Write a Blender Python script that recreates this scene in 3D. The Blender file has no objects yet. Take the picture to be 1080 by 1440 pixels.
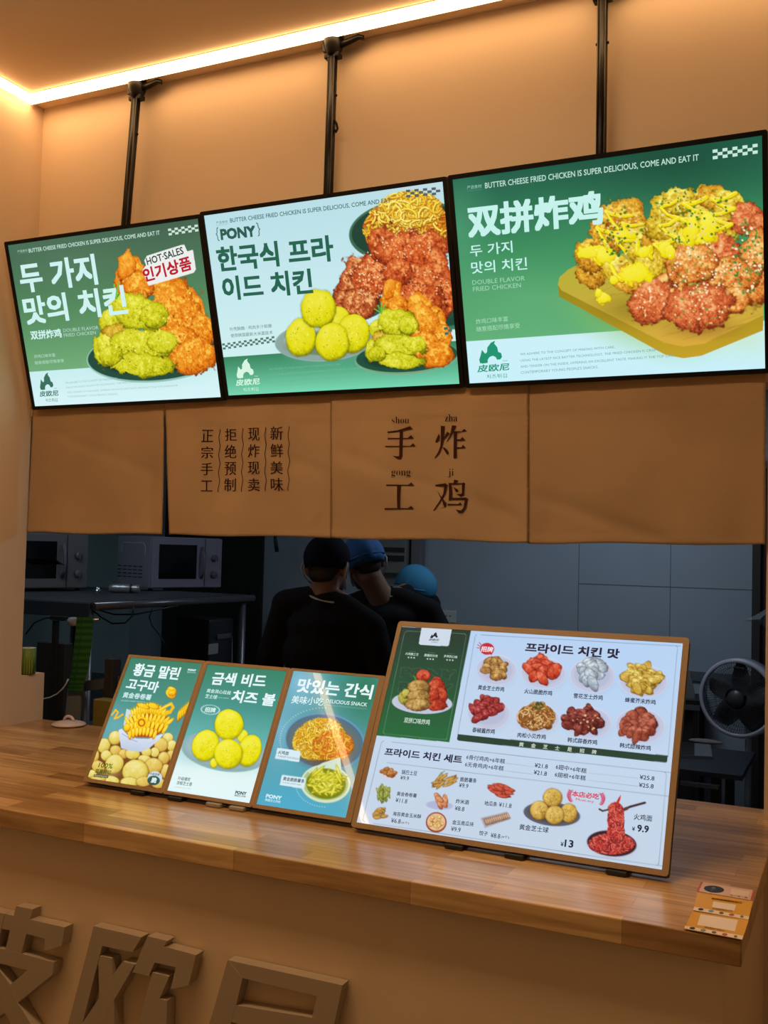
import bpy, bmesh, math, random
import numpy as np
from mathutils import Vector, Matrix
S = bpy.context.scene
C = S.collection
RND = random.Random(7)
PI = math.pi

# ------------------------------------------------------------------ camera
FPX = 1409.965
CAM = Vector((2.7493, -2.7541, 1.6557))
YAW, PITCH, ROLL = .4430, .0398, .0257
_f = Vector((-math.sin(YAW)*math.cos(PITCH), math.cos(YAW)*math.cos(PITCH), math.sin(PITCH)))
_r0 = Vector((math.cos(YAW), math.sin(YAW), 0)); _u0 = _r0.cross(_f)
_r = _r0*math.cos(ROLL)+_u0*math.sin(ROLL); _u = -_r0*math.sin(ROLL)+_u0*math.cos(ROLL)
cd = bpy.data.cameras.new('camera'); cam = bpy.data.objects.new('camera', cd); C.objects.link(cam)
cam.matrix_world = Matrix(((_r.x,_u.x,-_f.x,CAM.x),(_r.y,_u.y,-_f.y,CAM.y),(_r.z,_u.z,-_f.z,CAM.z),(0,0,0,1)))
cd.sensor_fit = 'VERTICAL'; cd.sensor_height = 36; cd.lens = FPX/1440*36; cd.clip_start = .02
S.camera = cam
S.view_settings.view_transform = 'Standard'; S.view_settings.look = 'None'
S.view_settings.exposure = 0; S.view_settings.gamma = 1; S.view_settings.use_curve_mapping = False

# ------------------------------------------------------------------ light
WORLD_COL, WORLD_STR = (1, .60, .275), .17
LED_COL, LED_STR = (1, .60, .27), 10.5
KFILL_COL, KFILL_STR = (.74, .87, 1), 9.0
FILL_COL, FILL_STR = (1, .66, .36), 24.0
w = bpy.data.worlds.new('shop_glow'); S.world = w; w.use_nodes = True
w.node_tree.nodes['Background'].inputs[0].default_value = (*WORLD_COL, 1)
w.node_tree.nodes['Background'].inputs[1].default_value = WORLD_STR

def ray(px, py): return _r*((px-540)/FPX) - _u*((py-720)/FPX) + _f
def on_y(px, py, y): d = ray(px, py); return CAM + d*((y-CAM.y)/d.y)
def on_z(px, py, z): d = ray(px, py); return CAM + d*((z-CAM.z)/d.z)
def on_x(px, py, x): d = ray(px, py); return CAM + d*((x-CAM.x)/d.x)

# ------------------------------------------------------------------ materials
def lin(c):
    return tuple((v/255/12.92 if v/255 <= .04045 else ((v/255+.055)/1.055)**2.4) for v in c)
_M = {}
def mat(name, rgb, rough=.6, metal=0, spec=.5, emit=0, alpha=1, noise=0, nscale=8, bump=0, bscale=40, coat=0):
    """rgb is the linear base colour; noise varies its value a little, bump roughens the surface"""
    if name in _M: return _M[name]
    m = bpy.data.materials.new(name); m.use_nodes = True; nt = m.node_tree; b = nt.nodes['Principled BSDF']
    b.inputs['Base Color'].default_value = (*rgb, 1); b.inputs['Roughness'].default_value = rough
    b.inputs['Metallic'].default_value = metal; b.inputs['Specular IOR Level'].default_value = spec
    b.inputs['Alpha'].default_value = alpha; b.inputs['Coat Weight'].default_value = coat
    if emit: b.inputs['Emission Color'].default_value = (*rgb, 1); b.inputs['Emission Strength'].default_value = emit
    tc = nt.nodes.new('ShaderNodeTexCoord')
    if noise:
        n = nt.nodes.new('ShaderNodeTexNoise'); n.inputs['Scale'].default_value = nscale; n.inputs['Detail'].default_value = 4
        nt.links.new(tc.outputs['Object'], n.inputs['Vector'])
        r = nt.nodes.new('ShaderNodeValToRGB')
        r.color_ramp.elements[0].position = .3; r.color_ramp.elements[1].position = .7
        r.color_ramp.elements[0].color = (*[v*(1-noise) for v in rgb], 1); r.color_ramp.elements[1].color = (*[min(1, v*(1+noise)) for v in rgb], 1)
        nt.links.new(n.outputs['Fac'], r.inputs['Fac']); nt.links.new(r.outputs['Color'], b.inputs['Base Color'])
    if bump:
        n2 = nt.nodes.new('ShaderNodeTexNoise'); n2.inputs['Scale'].default_value = bscale; n2.inputs['Detail'].default_value = 5
        nt.links.new(tc.outputs['Object'], n2.inputs['Vector'])
        bp = nt.nodes.new('ShaderNodeBump'); bp.inputs['Strength'].default_value = bump; bp.inputs['Distance'].default_value = .004
        nt.links.new(n2.outputs['Fac'], bp.inputs['Height']); nt.links.new(bp.outputs['Normal'], b.inputs['Normal'])
    _M[name] = m; return m

def wood_mat():
    m = bpy.data.materials.new('butcher_block_wood'); m.use_nodes = True; nt = m.node_tree; b = nt.nodes['Principled BSDF']
    tc = nt.nodes.new('ShaderNodeTexCoord')
    mp = nt.nodes.new('ShaderNodeMapping'); nt.links.new(tc.outputs['Object'], mp.inputs['Vector'])
    br = nt.nodes.new('ShaderNodeTexBrick'); nt.links.new(mp.outputs['Vector'], br.inputs['Vector'])
    br.inputs['Color1'].default_value = (.40, .225, .088, 1); br.inputs['Color2'].default_value = (.74, .49, .225, 1)
    br.inputs['Mortar'].default_value = (.38, .20, .08, 1); br.inputs['Scale'].default_value = 1
    br.inputs['Mortar Size'].default_value = .0006; br.inputs['Brick Width'].default_value = .42; br.inputs['Row Height'].default_value = .058
    br.offset = .37; br.offset_frequency = 2
    mp2 = nt.nodes.new('ShaderNodeMapping'); mp2.inputs['Scale'].default_value = (1.6, 30, 20); nt.links.new(tc.outputs['Object'], mp2.inputs['Vector'])
    n = nt.nodes.new('ShaderNodeTexNoise'); n.inputs['Scale'].default_value = 2.2; n.inputs['Detail'].default_value = 6; n.inputs['Distortion'].default_value = .6
    nt.links.new(mp2.outputs['Vector'], n.inputs['Vector'])
    rp = nt.nodes.new('ShaderNodeValToRGB'); rp.color_ramp.elements[0].position = .3; rp.color_ramp.elements[1].position = .72
    rp.color_ramp.elements[0].color = (.58, .50, .42, 1); rp.color_ramp.elements[1].color = (1.1, 1.08, 1.05, 1)
    nt.links.new(n.outputs['Fac'], rp.inputs['Fac'])
    mx = nt.nodes.new('ShaderNodeMix'); mx.data_type = 'RGBA'; mx.blend_type = 'MULTIPLY'; mx.inputs[0].default_value = 1
    nt.links.new(br.outputs['Color'], mx.inputs[6]); nt.links.new(rp.outputs['Color'], mx.inputs[7])
    nt.links.new(mx.outputs[2], b.inputs['Base Color'])
    b.inputs['Roughness'].default_value = .30; b.inputs['Specular IOR Level'].default_value = .42
    b.inputs['Coat Weight'].default_value = .16; b.inputs['Coat Roughness'].default_value = .14
    return m

def print_mat(name, gloss=.12, spec=.5, strength=1.0):
    """back-lit print: its picture is the mesh's own colour attribute"""
    m = bpy.data.materials.new(name); m.use_nodes = True; nt = m.node_tree; b = nt.nodes['Principled BSDF']
    a = nt.nodes.new('ShaderNodeAttribute'); a.attribute_name = 'picture'
    nt.links.new(a.outputs['Color'], b.inputs['Emission Color']); b.inputs['Emission Strength'].default_value = strength
    b.inputs['Base Color'].default_value = (.01, .01, .01, 1); b.inputs['Roughness'].default_value = gloss; b.inputs['Specular IOR Level'].default_value = spec
    return m

# ------------------------------------------------------------------ mesh helpers
def obj(name, bm, mats, parent=None, smooth=False):
    me = bpy.data.meshes.new(name); bm.normal_update(); bm.to_mesh(me); bm.free()
    for m in (mats if isinstance(mats, (list, tuple)) else [mats]): me.materials.append(m)
    if smooth:
        for p in me.polygons: p.use_smooth = True
    o = bpy.data.objects.new(name, me); C.objects.link(o)
    if parent is not None:
        o.parent = parent; bpy.context.view_layer.update(); o.matrix_parent_inverse = parent.matrix_world.inverted()
    return o
def tag(o, label, cat, group=None):
    o['label'] = label; o['category'] = cat
    if group: o['group'] = group
    return o
def thing(name, label, cat, loc=(0, 0, 0), rz=0, group=None):
    o = bpy.data.objects.new(name, None); C.objects.link(o); o.location = loc; o.rotation_euler = (0, 0, rz); o.empty_display_size = .05
    bpy.context.view_layer.update()
    return tag(o, label, cat, group)
def loc_child(o, parent):
    """mesh was built in the parent's own coordinates"""
    o.parent = parent; o.matrix_parent_inverse = Matrix.Identity(4); return o
def struct(o): o['kind'] = 'structure'; return o

def box(bm, lo, hi, mi=0, bev=0):
    x0, y0, z0 = lo; x1, y1, z1 = hi
    v = [bm.verts.new(p) for p in ((x0,y0,z0),(x1,y0,z0),(x1,y1,z0),(x0,y1,z0),(x0,y0,z1),(x1,y0,z1),(x1,y1,z1),(x0,y1,z1))]
    fs = [bm.faces.new([v[i] for i in q]) for q in ((3,2,1,0),(4,5,6,7),(0,1,5,4),(1,2,6,5),(2,3,7,6),(3,0,4,7))]
    for f in fs: f.material_index = mi
    if bev:
        es = list({e for f in fs for e in f.edges})
        r = bmesh.ops.bevel(bm, geom=es, offset=bev, segments=2, affect='EDGES', profile=.5)
        for f in r['faces']: f.material_index = mi
    return v
def frame_of(d):
    d = d.normalized(); a = Vector((0, 0, 1)) if abs(d.z) < .9 else Vector((1, 0, 0))
    s = d.cross(a).normalized(); return s, d.cross(s).normalized()
def tube(bm, pts, r, n=10, mi=0, cap=True, closed=False):
    pts = [Vector(p) for p in pts]; rs = r if isinstance(r, (list, tuple)) else [r]*len(pts)
    rings = []; m = len(pts); prev = None
    for i, p in enumerate(pts):
        if closed: d = pts[(i+1) % m]-pts[i-1]
        else: d = pts[min(i+1, m-1)]-pts[max(i-1, 0)]
        d.normalize()
        if prev is None: s, t = frame_of(d)
        else:
            s = (prev - d*prev.dot(d)).normalized(); t = d.cross(s)
        prev = s
        rings.append([bm.verts.new(p+(s*math.cos(2*PI*k/n)+t*math.sin(2*PI*k/n))*rs[i]) for k in range(n)])
    pr = list(zip(rings, rings[1:]))+([(rings[-1], rings[0])] if closed else [])
    for a, b in pr:
        for k in range(n):
            f = bm.faces.new((a[k], a[(k+1) % n], b[(k+1) % n], b[k])); f.material_index = mi; f.smooth = True
    if cap and not closed:
        bm.faces.new(rings[0][::-1]).material_index = mi; bm.faces.new(rings[-1]).material_index = mi
def lathe(bm, prof, c=(0, 0, 0), n=28, mi=0, axis='z'):
    """prof = [(radius, height)...] closed at both ends when radius 0"""
    def P(r, h, a):
        v = (r*math.cos(a), r*math.sin(a), h)
        if axis == 'y': v = (v[0], v[2], v[1])
        if axis == 'x': v = (v[2], v[0], v[1])
        return Vector(c)+Vector(v)
    rings = []
    for r, h in prof:
        rings.append([bm.verts.new(P(0, h, 0))] if r < 1e-6 else [bm.verts.new(P(r, h, 2*PI*k/n)) for k in range(n)])
    for a, b in zip(rings, rings[1:]):
        for k in range(n):
            q = [a[k % len(a)], a[(k+1) % len(a)], b[(k+1) % len(b)], b[k % len(b)]]
            q = [v for i, v in enumerate(q) if v not in q[:i]]
            if len(q) > 2:
                f = bm.faces.new(q); f.material_index = mi; f.smooth = True
def ball(bm, c, r, mi=0, seg=14, rot=None):
    r = r if isinstance(r, (tuple, list)) else (r, r, r)
    M = Matrix.Translation(c) @ (rot.to_4x4() if rot else Matrix.Identity(4)) @ Matrix.Diagonal((*r, 1))
    q = bmesh.ops.create_uvsphere(bm, u_segments=seg, v_segments=max(6, seg*2//3), radius=1, matrix=M)
    for v in q['verts']:
        for f in v.link_faces: f.material_index = mi; f.smooth = True
def limb(bm, a, b, ra, rb, n=14):
    """closed tapered capsule between two joints"""
    a = Vector(a); b = Vector(b); d = b-a; L = d.length; s, t = frame_of(d); d.normalize(); rings = []
    prof = [(-1, 0), (-.8, .6), (-.45, .893), (0, 1)]
    ps = [(a+d*(q*ra), ra*k) for q, k in prof]+[(a+d*(L*i/3), ra+(rb-ra)*i/3) for i in (1, 2)]+[(b-d*(q*rb), rb*k) for q, k in prof[::-1]]
    for p, r in ps: rings.append([bm.verts.new(p)] if r < 1e-6 else [bm.verts.new(p+(s*math.cos(2*PI*k/n)+t*math.sin(2*PI*k/n))*r) for k in range(n)])
    for A, B in zip(rings, rings[1:]):
        for k in range(n):
            q = [A[k % len(A)], A[(k+1) % len(A)], B[(k+1) % len(B)], B[k % len(B)]]
            q = [v for i, v in enumerate(q) if v not in q[:i]]
            bm.faces.new(q)
def prism(bm, pts, off, mi=0, mi_side=None):
    """closed slab: planar outline pts swept by off"""
    pts = [Vector(p) for p in pts]; off = Vector(off)
    a = [bm.verts.new(p) for p in pts]; b = [bm.verts.new(p+off) for p in pts]
    fs = [bm.faces.new(a), bm.faces.new(b[::-1])]
    for f in fs: f.material_index = mi
    n = len(pts)
    for i in range(n): bm.faces.new((a[i], b[i], b[(i+1) % n], a[(i+1) % n])).material_index = mi if mi_side is None else mi_side
    bmesh.ops.recalc_face_normals(bm, faces=bm.faces[:])
def remeshed(bm, voxel, smooth=4):
    """fuse overlapping closed shells into one continuous skin"""
    me = bpy.data.meshes.new('t'); bmesh.ops.recalc_face_normals(bm, faces=bm.faces[:]); bm.to_mesh(me); bm.free()
    o = bpy.data.objects.new('t', me); C.objects.link(o)
    md = o.modifiers.new('r', 'REMESH'); md.mode = 'VOXEL'; md.voxel_size = voxel
    if smooth:
        sm = o.modifiers.new('s', 'SMOOTH'); sm.factor = .5; sm.iterations = smooth
    dg = bpy.context.evaluated_depsgraph_get(); out = bpy.data.meshes.new_from_object(o.evaluated_get(dg), depsgraph=dg)
    bpy.data.objects.remove(o); bpy.data.meshes.remove(me)
    for p in out.polygons: p.use_smooth = True
    return out
def mesh_obj(name, me, m, parent=None):
    me.name = name; me.materials.clear(); me.materials.append(m)
    o = bpy.data.objects.new(name, me); C.objects.link(o)
    if parent: loc_child(o, parent)
    return o

# ------------------------------------------------------------------ lettering: outlines of the built-in font as triangles in a unit box
_G = {}
_RING = [(a*.88, b*.88) for a in (-1, 0, 1) for b in (-1, 0, 1) if a or b]
def glyphs(s, bold=0.0, xbold=0.0, thin=0.0, res=2):
    """verts (N,2) scaled so the inked box is 0..1 x 0..1, triangles, and the box aspect. bold thickens all round, xbold only upright strokes"""
    k = (s, bold, xbold, thin)
    if k in _G: return _G[k]
    cu = bpy.data.curves.new('t', 'FONT'); cu.body = s; cu.resolution_u = res; cu.offset = -thin
    o = bpy.data.objects.new('t', cu); C.objects.link(o)
    dg = bpy.context.evaluated_depsgraph_get(); me = bpy.data.meshes.new_from_object(o.evaluated_get(dg), depsgraph=dg)
    me.calc_loop_triangles(); n = len(me.vertices); v = np.zeros(n*3, np.float32); me.vertices.foreach_get('co', v); v = v.reshape(-1, 3)[:, :2].astype(float)
    t = np.zeros(len(me.loop_triangles)*3, np.int32); me.loop_triangles.foreach_get('vertices', t); t = t.reshape(-1, 3)
    bpy.data.objects.remove(o); bpy.data.curves.remove(cu); bpy.data.meshes.remove(me)
    offs = [(0, 0)]
    if bold: offs += [(bold*a, bold*b) for a, b in _RING]
    if xbold: offs += [(xbold, 0), (-xbold, 0), (xbold/2, 0), (-xbold/2, 0)]
    V = np.concatenate([v+np.array(q) for q in offs]); T = np.concatenate([t+i*n for i in range(len(offs))])
    lo = V.min(0); sz = V.max(0)-lo; V = (V-lo)/sz
    _G[k] = (V, T, sz[0]/sz[1]); return _G[k]

# ------------------------------------------------------------------ back-lit menu artwork
class Panel:
    """one flat printed sheet: a fine grid whose vertices carry the picture's colours, plus lettering cut from the font"""
    def __init__(s, o, ex, ey, W, H, cells, seed=1):
        s.o, s.ex, s.ey = Vector(o), Vector(ex).normalized(), Vector(ey).normalized()
        s.n = s.ey.cross(s.ex).normalized()
        if s.n.dot(CAM-s.o) < 0: s.n = -s.n
        s.W, s.H, s.k = W, H, cells
        s.nx, s.ny = int(W*cells)+1, int(H*cells)+1
        s.img = np.zeros((s.ny, s.nx, 3)); s.rng = np.random.default_rng(seed)
        s.N = [s.noise(q) for q in (1.6, 3.2, 7, 18)]
        s.tv, s.tt, s.tc, s.nt = [], [], [], 0
        s.F = (0, 0, 1)
    def noise(s, cell):
        h, w = int(s.ny/cell)+3, int(s.nx/cell)+3
        g = s.rng.uniform(-1, 1, (h, w)); y = np.arange(s.ny)/cell; x = np.arange(s.nx)/cell
        yi, xi = y.astype(int), x.astype(int); fy, fx = (y-yi)[:, None], (x-xi)[None]
        fy, fx = fy*fy*(3-2*fy), fx*fx*(3-2*fx)
        return (g[yi][:, xi]*(1-fx)+g[yi][:, xi+1]*fx)*(1-fy)+(g[yi+1][:, xi]*(1-fx)+g[yi+1][:, xi+1]*fx)*fy
    def f(s, ox, oy, sc): s.F = (ox, oy, sc); return s
    def loc(s, x, y):
        d = ray(s.F[0]+x/s.F[2], s.F[1]+y/s.F[2]); p = CAM+d*((s.o-CAM).dot(s.n)/d.dot(s.n))-s.o
        return np.array((p.dot(s.ex), p.dot(s.ey)))
    def jac(s, x, y):
        c = s.loc(x, y); return c*s.k, np.stack([s.loc(x+1, y)-c, s.loc(x, y+1)-c], 1)*s.k
    def win(s, x, y, R):
        c, J = s.jac(x, y); e = np.abs(J).sum(1)*R+1.5
        x0, x1 = max(0, int(c[0]-e[0])), min(s.nx, int(c[0]+e[0])+2); y0, y1 = max(0, int(c[1]-e[1])), min(s.ny, int(c[1]+e[1])+2)
        if x0 >= x1 or y0 >= y1: return None
        X, Y = np.meshgrid(np.arange(x0, x1)-c[0], np.arange(y0, y1)-c[1]); I = np.linalg.inv(J)
        s.cpu = math.sqrt(abs(np.linalg.det(J)))
        return (slice(y0, y1), slice(x0, x1)), I[0, 0]*X+I[0, 1]*Y, I[1, 0]*X+I[1, 1]*Y
    def put(s, sl, a, col):
        a = np.asarray(a)[..., None]; s.img[sl] = s.img[sl]*(1-a)+np.asarray(col, float)*a
    def fill(s, top, bot=None, v0=0, v1=1, mid=None):
        y0, y1 = int(v0*s.ny), int(math.ceil(v1*s.ny)); t = np.linspace(0, 1, max(1, y1-y0))[:, None, None]
        top = np.array(top, float); bot = top if bot is None else np.array(bot, float)
        if mid is None: s.img[y0:y1] = top*(1-t)+bot*t
        else:
            m = np.array(mid, float); s.img[y0:y1] = np.where(t < .5, top*(1-2*t)+m*2*t, m*(2-2*t)+bot*(2*t-1))
    def vat(s, x, y): return s.loc(x, y)[1]/s.H
    def ell(s, x, y, rx, ry, col, ang=0, a=1, ring=0, soft=1.0):
        q = s.win(x, y, max(rx, ry)*1.1+2)
        if q is None: return
        sl, dx, dy = q; ca, sa = math.cos(math.radians(ang)), math.sin(math.radians(ang))
        r = np.hypot((dx*ca+dy*sa)/rx, (-dx*sa+dy*ca)/ry); w_ = soft/(min(rx, ry)*s.cpu)
        al = np.clip((1-r)/w_+.5, 0, 1)
        if ring: al = al*np.clip((r-1+ring/min(rx, ry))/w_+.5, 0, 1)
        s.put(sl, al*a, col)
    def glow(s, x, y, rx, ry, col, a=.5, ang=0):
        q = s.win(x, y, max(rx, ry))
        if q is None: return
        sl, dx, dy = q; ca, sa = math.cos(math.radians(ang)), math.sin(math.radians(ang))
        r = np.hypot((dx*ca+dy*sa)/rx, (-dx*sa+dy*ca)/ry); s.put(sl, np.clip(1-r, 0, 1)**1.3*a, col)
    def lump(s, x, y, rx, ry, pal, ang=0, rough=.30, bump=.10, edge=.35, lo=.40, irr=.05, gloss=0):
        """a shaded crumbly lump of food; pal = dark, mid, light"""
        q = s.win(x, y, max(rx, ry)*1.3+2)
        if q is None: return
        sl, dx, dy = q; ca, sa = math.cos(math.radians(ang)), math.sin(math.radians(ang))
        a, b = (dx*ca+dy*sa)/rx, (-dx*sa+dy*ca)/ry
        n1, n2, n3, n4 = (N[sl] for N in s.N)
        r = np.hypot(a, b)*(1+bump*(n3+.6*n2)+irr*n4); w_ = 1.3/(min(rx, ry)*s.cpu)
        if edge: s.put(sl, np.clip((1.10-r)/.14, 0, 1)*edge, np.array(pal[0])*.55)
        al = np.clip((1-r)/w_+.5, 0, 1); nz = np.sqrt(np.clip(1-r*r, 0, 1))
        t = lo+.42*(-.25*dx/max(rx, ry)-.62*dy/max(rx, ry)+.55*nz)+rough*(.45*n1+.55*n2+.6*n3+.2*n4)-.25*np.clip((r-.82)/.18, 0, 1)
        t = np.clip(t, 0, 1)[..., None]; p = [np.array(c, float) for c in pal]
        s.put(sl, al, np.where(t < .5, p[0]*(1-2*t)+p[1]*2*t, p[1]*(2-2*t)+p[2]*(2*t-1)))
        if gloss: s.put(sl, al*np.clip((n3+.7*n2+.5*nz-.9-.5*dy/ry*(-1 if 0 else 1))*3, 0, 1)*gloss, np.minimum(255, p[2]*1.12+14))
    def line(s, pts, wd, col, a=1):
        for (x0, y0), (x1, y1) in zip(pts, pts[1:]):
            cx, cy = (x0+x1)/2, (y0+y1)/2; L = math.hypot(x1-x0, y1-y0)
            q = s.win(cx, cy, L/2+wd+1)
            if q is None: continue
            sl, dx, dy = q; ux, uy = ((x1-x0)/L, (y1-y0)/L) if L > 1e-6 else (1, 0)
            t = np.clip(dx*ux+dy*uy, -L/2, L/2); d = np.hypot(dx-t*ux, dy-t*uy)
            s.put(sl, np.clip((wd/2-d)*s.cpu+.5, 0, 1)*a*min(1, max(.25, wd*s.cpu)), col)
    def poly(s, pts, col, a=1, col2=None):
        P = np.array([s.loc(*p)*s.k for p in pts]); x0, y0 = np.maximum(P.min(0).astype(int)-1, 0); x1, y1 = P.max(0).astype(int)+2
        x1, y1 = min(x1, s.nx), min(y1, s.ny)
        if x0 >= x1 or y0 >= y1: return
        al = np.zeros((y1-y0, x1-x0))
        for ox in (-.25, .25):
            for oy in (-.25, .25):
                X, Y = np.meshgrid(np.arange(x0, x1)+ox, np.arange(y0, y1)+oy); ins = np.zeros(X.shape, bool)
                for (ax, ay), (bx, by) in zip(P, np.roll(P, -1, 0)):
                    if ay != by: ins ^= ((ay > Y) != (by > Y)) & (X < (bx-ax)*(Y-ay)/(by-ay)+ax)
                al += ins*.25
        c = np.array(col, float)
        if col2 is not None:
            t = np.linspace(0, 1, y1-y0)[:, None, None]; c = c*(1-t)+np.array(col2, float)*t
        s.put((slice(y0, y1), slice(x0, x1)), al*a, c)
    def rnd(s, x, y, rx, ry):
        t, r = s.rng.uniform(0, 2*PI), math.sqrt(s.rng.uniform(0, 1)); return x+rx*r*math.cos(t), y+ry*r*math.sin(t)
    def specks(s, x, y, rx, ry, n, r, cols, ang=None):
        for i in range(n):
            px, py = s.rnd(x, y, rx, ry); q = r*s.rng.uniform(.6, 1.2)
            s.ell(px, py, q, q*s.rng.uniform(.5, 1), cols[i % len(cols)], s.rng.uniform(0, 180))
    def noodles(s, x, y, rx, ry, n, wd, cols, dark, step=None, ang=0):
        """a tangle of curly strands inside an ellipse"""
        s.ell(x, y, rx, ry, dark, ang); step = step or wd*2.0; ca, sa = math.cos(math.radians(ang)), math.sin(math.radians(ang))
        for i in range(n):
            a, b = s.rnd(0, 0, 1, 1); h = s.rng.uniform(0, 2*PI); tw = s.rng.choice([-1, 1]); pts = []
            for j in range(7):
                qx, qy = a*rx, b*ry; pts.append((x+qx*ca-qy*sa, y+qx*sa+qy*ca)); h += tw*s.rng.uniform(.1, .8)
                a += math.cos(h)*step/rx; b += math.sin(h)*step/ry
                if a*a+b*b > 1.06: break
            if len(pts) < 2: continue
            c = np.array(cols[i % len(cols)], float); f = .72+.28*i/n
            s.line([(p[0]+wd*.3, p[1]+wd*.4) for p in pts], wd*1.25, np.array(dark)*.9, .55); s.line(pts, wd, c*f); s.line([(p[0]-wd*.15, p[1]-wd*.22) for p in pts], wd*.35, np.minimum(255, c*1.12+18), .7)
    def plate(s, x, y, rx, ry, rim, well, ang=0, drop=None):
        if drop is not None: s.glow(x+rx*.06, y+ry*.22, rx*1.18, ry*1.15, drop, .7, ang)
        s.ell(x, y, rx, ry, rim, ang); s.ell(x, y+ry*.02, rx*.975, ry*.94, np.array(rim)*.93, ang); s.ell(x, y-ry*.02, rx*.8, ry*.76, well, ang, soft=3)
    # ---- lettering
    def T(s, t, x0, y0, x1, y1, h, col, b=.0, shear=0, lift=.0012, flat=False, thin=0, xb=0):
        """t fills a box whose bottom edge runs (x0,y0)-(x1,y1) and whose height is h, square to that edge on the sheet"""
        V, Tr, asp = glyphs(t, b, xb, thin); A, B = s.loc(x0, y0), s.loc(x1, y1); d = B-A; L = np.linalg.norm(d)
        up = np.array((d[1], -d[0]))/L; c, J = s.jac((x0+x1)/2, (y0+y1)/2); v = np.linalg.inv(J) @ (up*s.k)
        hl = h/np.linalg.norm(v); Q = A+V[:, :1]*d+V[:, 1:]*up*hl+V[:, 1:]*d/L*hl*shear
        if flat:
            for tri in Tr:
                s.tri(Q[tri]*s.k, col)
            return
        s.tv.append(np.concatenate([Q, np.full((len(Q), 1), lift)], 1)); s.tt.append(Tr+s.nt); s.nt += len(Q)
        s.tc.append(np.tile(np.array(col, float), (len(Q), 1)))
    def tri(s, P, col):
        x0, y0 = np.maximum(np.floor(P.min(0)).astype(int), 0); x1, y1 = np.ceil(P.max(0)).astype(int)+1; x1, y1 = min(x1, s.nx), min(y1, s.ny)
        if x0 >= x1 or y0 >= y1: return
        X, Y = np.meshgrid(np.arange(x0, x1), np.arange(y0, y1)); sg = []
        for (ax, ay), (bx, by) in zip(P, np.roll(P, -1, 0)): sg.append((bx-ax)*(Y-ay)-(by-ay)*(X-ax))
        ins = ((sg[0] >= 0) & (sg[1] >= 0) & (sg[2] >= 0)) | ((sg[0] <= 0) & (sg[1] <= 0) & (sg[2] <= 0))
        s.put((slice(y0, y1), slice(x0, x1)), ins*1.0, col)
    def checker(s, x0, y0, x1, y1, h, n, col, rows=3):
        A, B = s.loc(x0, y0), s.loc(x1, y1); d = (B-A)/n; L = np.linalg.norm(d); up = np.array((d[1], -d[0]))/L
        c, J = s.jac(x0, y0); hl = h/np.linalg.norm(np.linalg.inv(J) @ (up*s.k))/rows
        for i in range(n):
            for j in range(rows):
                if (i+j) % 2 == 0:
                    p = A+d*i+up*hl*j; q = np.array([p, p+d, p+d+up*hl, p+up*hl])
                    s.tv.append(np.concatenate([q, np.full((4, 1), .0012)], 1)); s.tt.append(np.array([[0, 1, 2], [0, 2, 3]])+s.nt); s.nt += 4
                    s.tc.append(np.tile(np.array(col, float), (4, 1)))
    def logo(s, x0, y0, x1, y1, h, col, flame=True):
        """the shop's mark: a flame shaped like a horse head over its three characters; box given like T"""
        A, B = s.loc(x0, y0), s.loc(x1, y1); d = B-A; L = np.linalg.norm(d); up = np.array((d[1], -d[0]))/L
        c, J = s.jac((x0+x1)/2, (y0+y1)/2); hl = h/np.linalg.norm(np.linalg.inv(J) @ (up*s.k))
        iF = s.F
        def P(u, v): q = A+d*u+up*hl*v; return q
        pts = [(610,330),(605,285),(622,232),(640,160),(658,190),(668,212),(688,195),(695,135),(735,75),(778,55),(765,90),(792,140),(797,200),(825,220),(830,270),(810,300),(780,300),(768,265),(742,246),(710,258),(690,290),(685,333),(640,337)]
        q = np.array([P((a-575)/325, 1-(b-58)/482) for a, b in pts])
        # fan out from a point inside each lobe: ear-clip with bmesh
        bm = bmesh.new(); f = bm.faces.new([bm.verts.new((*a, 0)) for a in q]); bmesh.ops.triangulate(bm, faces=[f]); bm.verts.index_update()
        vv = np.array([v.co[:2] for v in bm.verts]); tt = np.array([[v.index for v in f.verts] for f in bm.faces]); bm.free()
        s.tv.append(np.concatenate([vv, np.full((len(vv), 1), .0012)], 1)); s.tt.append(tt+s.nt); s.nt += len(vv); s.tc.append(np.tile(np.array(col, float), (len(vv), 1)))
        for t, u0, u1, v0, v1, b, sh in (('皮欧尼', 0, .96, .19, .39, .022, .18), ('치즈튀김', .27, .88, .0, .115, 0, 0), ('PONY', .80, .95, .435, .47, 0, 0)):
            V, Tr, asp = glyphs(t, b); Q = A+d*u0+up*hl*v0+V[:, :1]*d*(u1-u0)+V[:, 1:]*up*hl*(v1-v0)+V[:, 1:]*d/L*hl*(v1-v0)*sh
            s.tv.append(np.concatenate([Q, np.full((len(Q), 1), .0012)], 1)); s.tt.append(Tr+s.nt); s.nt += len(Q); s.tc.append(np.tile(np.array(col, float), (len(Q), 1)))
    def build(s, name, m, parent=None):
        X, Y = np.meshgrid(np.linspace(0, s.W, s.nx), np.linspace(0, s.H, s.ny)); G = np.stack([X.ravel(), Y.ravel(), np.zeros(X.size)], 1)
        i = (np.arange(s.ny-1)[:, None]*s.nx+np.arange(s.nx-1)[None]).ravel(); Q = np.stack([i, i+s.nx, i+s.nx+1, i+1], 1)
        col = s.img.reshape(-1, 3)
        if s.nt:
            V = np.concatenate([G]+s.tv); Tr = np.concatenate(s.tt)+len(G); col = np.concatenate([col]+s.tc)
            inb = (V[:, 0] > -1e-4) & (V[:, 0] < s.W+1e-4) & (V[:, 1] > -1e-4) & (V[:, 1] < s.H+1e-4); Tr = Tr[inb[Tr].all(1)]
        else: V, Tr = G, np.zeros((0, 3), int)
        b = np.array([list(s.ex), list(s.ey), list(s.n)]); W = np.array(s.o)+V @ b
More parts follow.
